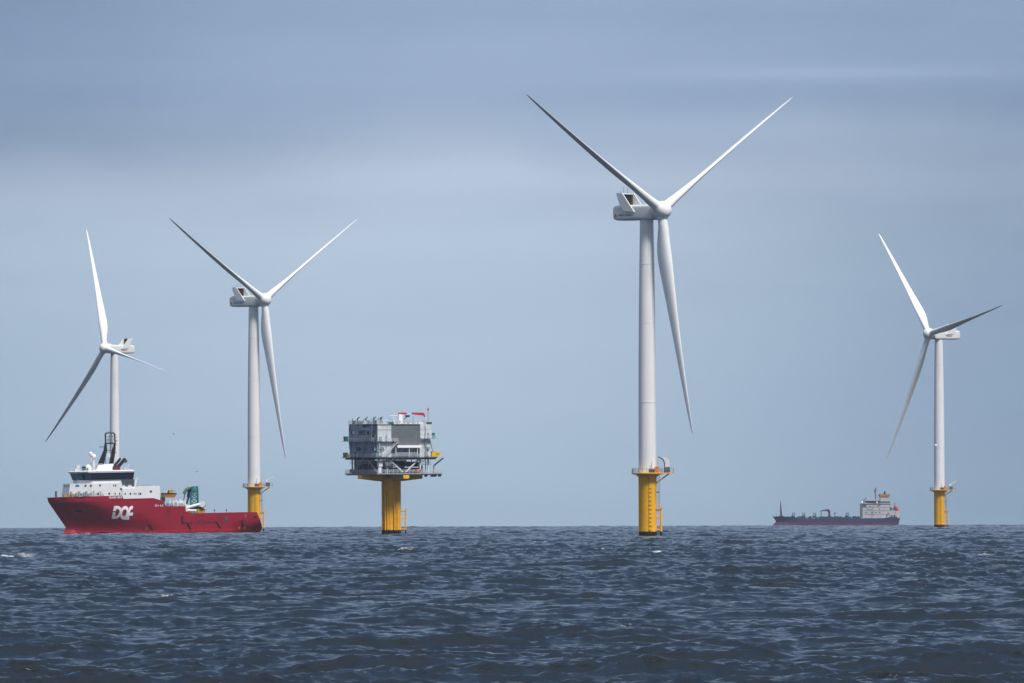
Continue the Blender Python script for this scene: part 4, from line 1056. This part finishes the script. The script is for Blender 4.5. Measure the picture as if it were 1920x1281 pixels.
    c1 = mp_(178.6, 857.5, 1.5); c2 = mp_(173.2, 852.6, -1.5)
    MB().sphere(c1, 1.25, 16, 10, .95).tube(c1 - Vector((0, 0, 1)), (c1.x, c1.y, zr), .5, .35).build('satellite_dome', M_WHITE, root, 60)
    MB().sphere(c2, .95, 16, 10).tube(c2 - Vector((0, 0, .8)), (c2.x, c2.y, zr), .3).build('satellite_dome', M_WHITE, root, 60)
    c3 = mp_(168.5, 879.5, 2.0)
    MB().sphere(c3, 1.5, 16, 10, 1.1).bx(c3.x - 1.2, c3.x + 1.2, c3.y - 1, c3.y + 1, zr - .05, c3.z).build('searchlight_house', M_WHITE, root, 60)
    MB().box(mp_(160.5, 880.5, 2), (1.3, 1.6, 2.0)).box(mp_(167.5, 881, 3.6), (.7, .3, .9)).build('searchlight', M_BLACK, root)
    g_ = MB()
    for px_ in (143, 147, 150, 153): g_.tube(mp_(px_, 885, 1), mp_(px_, 872 + (px_ % 3) * 2, 1), .10, n=6)
    g_.box(mp_(149, 877, 1), (1.6, 1.2, 1.3)); g_.box(mp_(147, 882, 1), (2.2, 1.4, 1.0))
    g_.rail([mp_(137, 885, 7), mp_(182, 885, 7)], 1.1, 1.5, .05, 2); g_.tube(mp_(176, 872, 3), mp_(196, 871.5, 3), .12, n=6)
    for px_ in (232, 236, 240, 243.5): g_.tube(mp_(px_, 885, 3), mp_(px_, 873 + (px_ % 3) * 2, 3), .12, n=6)
    g_.box(mp_(227, 880.5, 2), (2.4, 1.4, 1.4)); g_.box(mp_(236.5, 881, 2), (1.6, 1.0, 1.4)); g_.box(mp_(243, 872.5, 3), (.6, .4, .5))
    g_.build('roof_gear', M_MODL, root)
    for (xa, ya, xb, yb, r_) in ((215.5, 877, 228.5, 861, .62), (222.5, 878, 237.5, 861.5, .85), (237.0, 869, 241, 865, .35)):
        MB().tube(mp_(xa, ya, 2.5), mp_(xb, yb, 2.5), r_, r_ * .85, 12).build('exhaust_pipe', M_BLACK, root, 40)
    MB().box(mp_(220, 879.5, 2.5), (3.4, 2.2, 1.6)).build('exhaust_base', M_RUST, root)
    # ensign staff aft of the bridge
    MB().tube(mp_(259, 906, 8), mp_(259, 895, 8), .08, n=6).box(mp_(259.5, 898, 8), (.9, .1, 1.1)).build('flag', M_MODL, root)
    # --- working deck gear
    MB().bx(L(310.5, 9), L(289, 9), 7.0, 9.2, Z(940, 300), Z(933.5, 300)).bx(L(310.5, 9), L(307.5, 9), 8.4, 9.2, Z(950, 309), Z(933, 309)).build('winch_cabin', M_MODD, root)
    rs = MB()
    for k in range(18):
        px_ = 315 + k * 1.75; b = rnd.uniform(3, 8.5); h = rnd.uniform(1.2, 3.6); w = rnd.uniform(.4, 1.1)
        rs.box((L(px_, b), b, Z(950.5, px_) + h / 2 - .4), (w, .8, h))
    rs.build('deck_machinery', M_MODL, root)
    rw = MB()
    for px_, py, w, h in ((325, 944, 1.2, 1.6), (330, 941.5, 1.0, 1.4), (333.5, 945, 1.6, 2.0), (338, 943, 1.0, 2.4), (343.5, 945, 1.8, 2.4)):
        rw.box((L(px_, 6), 6, Z(py, px_)), (w, 1.2, h))
    rw.build('winch', M_WHITE, root)
    MB().rail([(L(313, 9.4), 9.4, Z(950.4, 313)), (L(347, 9.4), 9.4, Z(950.4, 347))], 1.3, 1.2, .07, 2).build('railing', M_DGREY, root)
    # green lattice tower
    lt = MB(); pa = [(357.2, 966), (371, 966)]
    for b in (2.0, 6.5):
        lt.path([mp_(357.5, 967, b), mp_(357.5, 936, b), mp_(361.5, 914, b)], .35); lt.path([mp_(370.8, 967, b), mp_(370.4, 914, b)], .38)
        lt.path([mp_(361.5, 914.2, b), mp_(370.4, 914, b)], .3)
        ys = [966, 956, 946, 936, 929, 922, 915]
        for i, (y0, y1) in enumerate(zip(ys, ys[1:])):
            xl0, xl1 = (float(np.interp(y, [914, 936, 967], [361.5, 357.5, 357.5])) for y in (y0, y1))
            lt.tube(mp_(xl0, y0, b), mp_(370.6, y1, b), .17, n=6); lt.tube(mp_(370.6, y0, b), mp_(xl1, y1, b), .17, n=6); lt.tube(mp_(xl0, y0, b), mp_(370.6, y0, b), .22, n=6)
    for y in (956, 936, 915):
        for x in (358.5, 370.6): lt.tube(mp_(x, y, 2), mp_(x, y, 6.5), .2, n=6)
    lt.build('lattice_tower', M_TEAL, root)
    ch = MB(); pts = [(345.5, 927.5), (347, 923), (350, 919.5), (354, 917.3), (358, 916.8), (362, 919), (364.5, 924)]
    for b in (3.2, 4.6): ch.path([mp_(x, y, b) for x, y in pts], .75, 8)
    ch.build('hose_chute', M_GREEN, root, 50)
    MB().path([mp_(358.5, 920, 4), mp_(355, 922, 4), mp_(353, 934, 4)], .75).tube(mp_(353.4, 934, 4), mp_(350, 946, 4), .42).build('hose_arm', M_BLUE, root, 40)
    MB().path([mp_(346.8, 926, 4), mp_(345.8, 933, 4), mp_(344, 939.5, 4)], .22).build('hose', M_BROWN, root)
    gn = MB().path([mp_(349, 953.5, 8.2), mp_(358, 951, 8.2), mp_(379, 945.6, 8.2)], .62).path([mp_(343, 946, 8.2), mp_(352, 951.5, 8.2)], .42)
    gn.path([mp_(347.5, 958.5, 8.2), mp_(368, 958.5, 8.2)], .5).box(mp_(349.5, 957, 8.2), (1.6, 1.0, 2.2)).box(mp_(382.5, 951, 8.0), (1.3, 1.0, 1.9))
    gn.build('gantry', M_WHITE, root, 40)
    MB().tube(mp_(379.5, 946.5, 7.6), mp_(379.5, 946.5, 9.0), 1.35, n=18).build('sheave', M_WHITE, root, 40)
    MB().path([mp_(376, 944.5, 8.4), mp_(379, 942.4, 8.4), mp_(382.5, 943.6, 8.4), mp_(384.3, 947.5, 8.4), mp_(383.5, 951, 8.4)], .42).build('sheave_guard', M_BLACK, root, 40)
    ud = MB()
    for k in range(14): ud.box(mp_(359 + k * 1.7, 953.5 + (k * 7 % 5), 6), (.9, 1.0, 1.0 + .3 * (k % 3)))
    ud.path([mp_(360, 951.5, 7), mp_(386.5, 955, 7)], .15); ud.build('deck_machinery', M_DGREY, root)
    ub = MB()
    for k, px_ in enumerate((352, 355.5, 371, 374, 378.5, 382)): ub.box(mp_(px_, 961 - (k % 3), 7.5), (.9, 1.0, 1.6))
    ub.build('deck_cargo', M_BOATY, root)
    MB().box(mp_(353, 961.5, 8.2), (1.8, 1, 1.3)).build('deck_cargo', M_REDO, root)
    for px_, py in ((401.8, 957.5), (424, 957.6)):
        MB().tube(mp_(px_, 962.5, 8.8), mp_(px_, py + 1, 8.8), .10, n=6).box(mp_(px_, py, 8.8), (.55, .4, .55)).build('deck_light', M_DGREY, root)
    # --- the workboat slung over the side deck: a thing of its own
    bt_m = q.to_4x4(); bt_m.translation = Vector(root.location)
    def wpt(v): return bt_m @ v
    org = mp_(317, 934.2, 9.6)
    bt = thing('workboat', 'small yellow workboat hung in a cradle above the red ship\'s side', 'boat', wpt(org))
    bt.rotation_mode = 'QUATERNION'; bt.rotation_quaternion = q.to_quaternion()
    def lp(px, py, b=0): return mp_(px, py, 9.6 + b) - org
    rings = []
    for px_, w, zb in ((303.6, .7, 932.0), (306, 1.25, 933.8), (317, 1.4, 934.2), (328, 1.3, 934.2), (331.8, .35, 929)):
        p = lp(px_, 927.5); zt = p.z; zbm = lp(px_, zb).z; l_ = p.x
        rings.append([(l_, -w, zt), (l_, -w * .7, zbm), (l_, w * .7, zbm), (l_, w, zt)])
    MB().loft(rings).build('boat_hull', M_BOATY, bt)
    g2 = []
    for ring in rings: g2.append([(ring[0][0], ring[0][1] - .08, ring[0][2] + .004), (ring[3][0], ring[3][1] + .08, ring[3][2] + .004), (ring[3][0], ring[3][1] + .08, ring[3][2] + .42), (ring[0][0], ring[0][1] - .08, ring[0][2] + .42)])
    MB().loft(g2).build('gunwale', M_BLACK, bt)
    MB().box(lp(321, 922.8), (1.9, 1.3, 1.3)).build('engine_cover', M_BOATY, bt); MB().box(lp(317.8, 923.5), (.9, 1.2, 1.3)).build('console', M_BLACK, bt)
    MB().path([lp(313, 926), lp(318.4, 913)], .28).path([lp(311, 925), lp(316, 920)], .16).build('boat_mast', M_MODL, bt)
    MB().path([lp(324, 922.5), lp(327, 921), lp(329.5, 922.5), lp(330, 924.5)], .14).build('hand_rail', M_GREYM, bt)
    return root
supply_ship()
for k in range(14):
    l_ = 44 - k * 6.6
    FOAM.append(((290 - 960) / 21333.3 * SHIP_D - l_ * math.cos(R(20)) + 9.8 * math.sin(R(20)), SHIP_D - l_ * math.sin(R(20)) - 11.5 * math.cos(R(20)), 1.3 + .6 * (k % 3), 3.0, 1.2 if k in (0, 1, 6, 11) else (.7 if k % 2 else .3)))

# ------------------------------------------------------------------ far tanker
TANK_D = 11500.0
def tanker():
    D = TANK_D; sc = 21333.3 / D; th = R(8); ct, st = math.cos(th), math.sin(th)
    x0 = (1567 - 960) / sc; HB = 9.5
    root = thing('tanker_ship', 'hazy dark hulled tanker on the horizon with white wheelhouse at its stern', 'ship', (x0, D, drop(D) - 0.2))
    root.rotation_mode = 'QUATERNION'
    q = Matrix((Vector((-ct, -st, 0)), Vector((st, -ct, 0)), Vector((0, 0, 1)))).transposed(); root.rotation_quaternion = q.to_quaternion()
    def L(px, b=HB): return -((px - 1567) / sc - b * st) / ct
    def Z(py): return (985.6 - py) / sc
    lb, ls = L(1446.5, 0), L(1688.5, HB)
    tops = [(ls, Z(968.6)), (L(1668), Z(969.6)), (L(1663), Z(971.8)), (L(1492), Z(971.8)), (L(1486), Z(968.2)), (lb, Z(968.0))]
    st_ls = sorted(set([t[0] for t in tops] + list(np.linspace(ls, lb, 40)))); rows = []
    for z_ in (-3, 0.5, 2.2, 4.2, 6.5, 99):
        row = []
        for l in st_ls:
            zt = float(np.interp(l, [t[0] for t in tops], [t[1] for t in tops])); z = min(z_, zt) if z_ < 90 else zt
            sm = float(np.interp(z, [-3, .8, 4.5, 10], [lb - 1, lb - 0.2, lb - 4.2, lb])); sn = float(np.interp(z, [-3, 0, 9], [ls + 5, ls + 2.2, ls]))
            l2 = sn + (l - ls) * (sm - sn) / (lb - ls)
            t = max(0, (l2 - (sm - 24)) / 24); b = HB * (1 - t ** 2.2); t2 = max(0, (sn + 10 - l2) / 10); b *= 1 - .5 * t2 ** 2
            row.append((l2, max(.05, b), z))
        rows.append(row)
    n = len(st_ls); vs = []; fs = []
    for r_ in rows: vs += r_
    off = len(vs)
    for r_ in rows: vs += [(l, -b, z) for l, b, z in r_]
    for j in range(len(rows) - 1):
        for i in range(n - 1):
            a = j * n + i; fs += [(a, a + 1, a + 1 + n, a + n), (off + a, off + a + n, off + a + 1 + n, off + a + 1)]
        a = j * n; fs.append((a, a + n, off + a + n, off + a)); a += n - 1; fs.append((a, off + a, off + a + n, a + n))
    tp = (len(rows) - 1) * n
    for i in range(n - 1): fs.append((tp + i, tp + i + 1, off + tp + i + 1, off + tp + i))
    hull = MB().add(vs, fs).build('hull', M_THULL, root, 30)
    def P(px, py, b=0): return Vector((L(px, b), b, Z(py)))
    # deck piping and manifolds
    dg = MB(); rnd = random.Random(2)
    for k in range(70):
        px = rnd.uniform(1492, 1612); b = rnd.uniform(-6, 8); h = rnd.uniform(.8, 2.4); dg.box((L(px, b), b, Z(971.8) + h / 2), (rnd.uniform(.6, 3), 1, h))
    for b in (-3, 0, 3): dg.tube(P(1492, 970.2, b), P(1614, 970.2, b), .35, n=6)
    dg.tube(P(1492, 969.8, 6), P(1614, 969.6, 6), .12, n=5); dg.bx(L(1572, 0), L(1550, 0), -5, 5, Z(971.8), Z(968.6))
    dg.build('deck_piping', M_TDECK, root)
    for px in (1486.2, 1506, 1526.5, 1587.5):
        m = MB().bx(L(px + 2.6, 3), L(px - 2.6, 3), -3, 3, Z(970), Z(966.5)); m.tube(P(px - 1.8, 967, 2), P(px - 1.8, 960.8, 2), .35); m.tube(P(px + 1.8, 967, 2), P(px + 1.8, 960.8, 2), .35); m.tube(P(px - 1.8, 963.5, 2), P(px + 1.8, 963.5, 2), .25)
        m.build('vent_post', M_TDECK, root)
    MB().tube(P(1564, 969), P(1564, 961.8), .3).tube(P(1562, 962), P(1566, 962), .5).build('vent_post', M_TDECK, root)
    MB().tube(P(1454, 968), P(1454, 961.5), .15).tube(P(1447.5, 968), P(1447.5, 965.5), .12).build('jack_staff', M_TMAST, root)
    MB().tube(P(1463.4, 969), P(1462.6, 953), 1.15, .8, 10).tube(P(1462.6, 953), P(1462.2, 938.5), .75, .15, 10).tube(P(1461.2, 948), P(1464, 948), .3).bx(L(1468, 2), L(1459, 2), -2, 2, Z(968.3), Z(966.6)).build('fore_mast', M_TMAST, root, 40)
    cr = MB().tube(P(1554, 971), P(1553.6, 957.6), 1.3, 1.0, 10).prism([(L(1556, 0), Z(960)), (L(1553.5, 0), Z(955)), (L(1549, 0), Z(954.6)), (L(1536.5, 0), Z(957.6)), (L(1536.5, 0), Z(958.6)), (L(1549, 0), Z(958)), (L(1552, 0), Z(960.5))], -.9, .9)
    cr.tube(P(1538.4, 971), P(1538.4, 958), .35); cr.build('hose_crane', M_TMAST, root, 40)
    # accommodation aft
    ac = MB().bx(L(1667, 8), L(1616, 8), -8, 8.2, Z(970.5), Z(944.5)); aco = ac.build('accommodation', M_TWHITE, root)
    MB().bx(L(1668, 8), L(1621, 8), -8.8, 8.9, Z(944.5), Z(943.6)).bx(L(1650, 8), L(1621, 8), -7.5, 7.8, Z(939.0), Z(936.7)).build('bridge_deck', M_TWHITE, aco)
    MB().bx(L(1650, 8), L(1621.5, 8), -7.2, 7.6, Z(943.6), Z(939.0)).build('bridge_windows', M_GLASS, aco)
    MB().bx(L(1668, 8), L(1652, 8), -7.2, 7.6, Z(942.8), Z(940.4)).build('bridge_windows', M_BLACK, aco)
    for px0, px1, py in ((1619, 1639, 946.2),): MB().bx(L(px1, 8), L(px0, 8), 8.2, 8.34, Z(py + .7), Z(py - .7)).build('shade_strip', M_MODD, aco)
    for px, py in ((1630, 949.5), (1626, 955), (1631, 955.6), (1648, 947), (1645.6, 949), (1622, 961), (1634, 961), (1641, 961), (1648, 961), (1648, 955)): MB().box((L(px, 8.2), 8.24, Z(py)), (1.3, .12, 1.1)).build('window', M_DGREY, aco)
    for py in (950.8, 957.2, 963.8): MB().bx(L(1667, 8), L(1616, 8), 8.2, 8.45, Z(py + .18), Z(py - .18)).build('deck_edge', M_MODD, aco)
    MB().bx(L(1624, 8), L(1614.6, 8), 8.2, 10.5, Z(944.5), Z(943.2)).build('bridge_wing', M_TWHITE, aco)
    af = MB().bx(L(1686, 7), L(1667, 7), -7, 7.5, Z(971.5), Z(958)); afo = af.build('aft_house', M_TWHITE, root)
    for px, py in ((1661.5, 967), (1667, 967.5), (1671.4, 967.5), (1676, 967.5), (1664, 963)): MB().box((L(px, 8.2), 8.2 if px < 1667 else 7.6, Z(py)), (1.4, .2, 1.3)).build('window', M_BLACK, aco if px < 1667 else afo)
    MB().box(P(1670, 954.5, 5), (2.0, 3, 2.6)).box(P(1676.5, 954.5, 5), (1.6, 3, 2.4)).build('deck_gear', M_TDECK, root)
    fn = MB().bx(L(1666, 4), L(1650.5, 4), -4, 4, Z(941), Z(931.4)).build('funnel', M_TWHITE, root)
    MB().bx(L(1667.8, 4), L(1648.8, 4), -4.6, 4.6, Z(931.4), Z(926.8)).build('funnel_top', M_TORA, fn)
    MB().tube(P(1658, 926.8), P(1658.4, 921.5), 1.1, .9, 10).build('exhaust', M_BLACK, fn, 40)
    MB().tube(P(1668, 944), P(1668.2, 957), .5).tube(P(1667.5, 957), P(1667.5, 970), .3).build('ladder_post', M_TORA, root)
    MB().tube(P(1641, 937), P(1641, 914), .5, .3, 8).tube(P(1637.4, 918.6), P(1644.6, 918.6), .25).tube(P(1638, 922.4), P(1641.5, 922), .4).tube(P(1638.6, 918.6), P(1640, 925), .2).build('radar_mast', M_TDECK, root)
    MB().tube(P(1622.6, 936.6), P(1622.6, 933), .5).build('searchlight', M_TDECK, root)
    lb_ = MB(); a, b = P(1676.4, 949.5, 2), P(1683.2, 959.5, 2); lb_.tube(a, a + (b - a) * .25, 1.0, 1.9, 12).tube(a + (b - a) * .25, a + (b - a) * .8, 1.9, 1.9, 12).tube(a + (b - a) * .8, b, 1.9, .9, 12)
    lbo = lb_.mesh('lifeboat', M_RED, 50)
    lo = put('lifeboat', lbo); m4 = q.to_4x4(); m4.translation = Vector(root.location); lo.matrix_world = m4
    lo['label'] = 'red free-fall lifeboat tilted on its ramp at the tanker\'s stern'; lo['category'] = 'lifeboat'
    MB().tube(P(1676, 958, 2), P(1684.4, 963.5, 2), .4).tube(P(1676.5, 946.6, 2), P(1674, 958, 2), .3).tube(P(1684.4, 963, 2), P(1684.4, 970, 2), .4).tube(P(1678.5, 944.5, 2), P(1675, 945.4, 2), .3).build('lifeboat_ramp', M_TDECK, root)
    for px, py in ((1615.2, 941.3), (1643.2, 941.9)):
        c = P(px, py, 9.2); h = MB().sphere(c, .5, 12, 8).build('lamp', M_LAMP, root, 60)
        h['label'] = 'lit warm bridge lamp'
    MB().tube(P(1621, 943.6, 9.0), P(1615, 942.6, 9.0), .15).build('lamp_arm', M_TDECK, root)
    return root
tanker()
FOAM += [((1450 - 960) / 21333.3 * TANK_D, TANK_D - 18, 6, 40, 1.0)]

# whitecaps
FOAM += [(-94.0, 2150, 2.4, 26, 1.3), (-34.6, 1120, 0.8, 18, .85), (28.3, 2240, 0.9, 24, 1.2), (7.2, 3080, 2.2, 24, 1.2), (8.3, 805, 1.3, 10, .42), (85, 2040, 2.4, 10, .42),
         (-62, 1830, 2.6, 8, .45), (60, 2900, 1.2, 26, .9), (-130, 3300, 2.0, 24, .8), (-70, 2500, .9, 24, .9), (52, 1500, .8, 18, .8), (-12, 1650, .7, 16, .8)]

# ------------------------------------------------------------------ birds
def at(px, py, D):
    v = fw + rt * ((px - 960) / 21333.3) + up * ((640.5 - py) / 21333.3)
    return Vector((0, 0, EYE)) + v * (D / v.y)
def gull_meshes(droop):
    body = MB()
    rings = []
    for x, r_ in ((-.30, .015), (-.22, .045), (-.08, .075), (.06, .08), (.16, .055), (.22, .05), (.26, .035), (.30, .01)):
        rings.append([(x, r_ * math.cos(a), r_ * math.sin(a) * .9) for a in [2 * math.pi * i / 10 for i in range(10)]])
    body.loft(rings); body.prism([(-.42, -.07), (-.25, -.03), (-.25, .03), (-.42, .07)], -.008, .012, 'xy')
    bm_ = body.mesh('bird_body', M_GULLW, 60)
    wings = []; tips = []
    for s_ in (-1, 1):
        prof = [(0.04, 0, .19), (.20, .05, .19), (.38, .03, .17), (.52, -.08 * droop, .13), (.62, -.20 * droop, .08), (.68, -.34 * droop, .02)]
        def rg(k): y, z, c = prof[k]; sw = -.10 * (y / .68) ** 1.5 - (.02 if k < 3 else 0); return [(sw + c * .5, s_ * y, z), (sw, s_ * y, z + .018), (sw - c * .5, s_ * y, z), (sw, s_ * y, z - .008)]
        wings.append(MB().loft([rg(k) for k in range(0, 3)]).mesh('wing', M_GULLW, 60)); tips.append(MB().loft([rg(k) for k in range(2, 6)]).mesh('wing_tip', M_GULLD, 60))
    return bm_, wings, tips
G1 = gull_meshes(2.1); G2 = gull_meshes(.3)
gr_ = thing('gull', 'white gull with drooping dark wing tips beside the tower past the tanker', 'bird', at(1755.2, 834.5, 2300))
gr_.rotation_euler = (Matrix.Rotation(R(26), 4, 'X') @ Matrix.Rotation(R(75), 4, 'Z')).to_euler()
gb_ = put('bird_body', G1[0], gr_)
for w_, t_ in zip(G1[1], G1[2]): put('wing_tip', t_, put('wing', w_, gr_))
M_FARB = paint('far_bird', (0.03, 0.035, 0.04), .8, .1, 3)
def far_bird(px, py, D, rz, label):
    m = MB(); 
    for src in [G2[0]] + G2[1] + G2[2]: m.add([v.co[:] for v in src.vertices], [tuple(p.vertices) for p in src.polygons])
    o = m.build('gull', M_FARB); o.location = at(px, py, D); o.rotation_euler = (Matrix.Rotation(R(58), 4, 'X') @ Matrix.Rotation(rz, 4, 'Z')).to_euler(); o['label'] = label; o['category'] = 'bird'; o['group'] = 'far gulls over the ship'
far_bird(325.5, 813.5, 4600, R(40), 'tiny dark gull speck, the higher of two in the sky behind the red ship\'s mast')
far_bird(368.5, 884.3, 4600, R(120), 'tiny dark gull speck low over the red ship\'s green lattice tower')

# ------------------------------------------------------------------ sea, then the air
build_sea()
hz_ = MB().bx(-12800, 12800, -12800, 12800, -14.0, 205.0).build('haze', None)
hz_['kind'] = 'stuff'; hz_['label'] = 'thin pale sea haze that fades far ships'
hm = bpy.data.materials.new('haze_air'); hm.use_nodes = True
t_ = hm.node_tree; t_.nodes.clear()
pv = t_.nodes.new('ShaderNodeVolumePrincipled'); pv.inputs['Color'].default_value = (0.76, 0.88, 1.0, 1)
pv.inputs['Density'].default_value = 1.4e-5; pv.inputs['Anisotropy'].default_value = 0.2
om = t_.nodes.new('ShaderNodeOutputMaterial'); t_.links.new(pv.outputs[0], om.inputs['Volume'])
hz_.data.materials.append(hm)
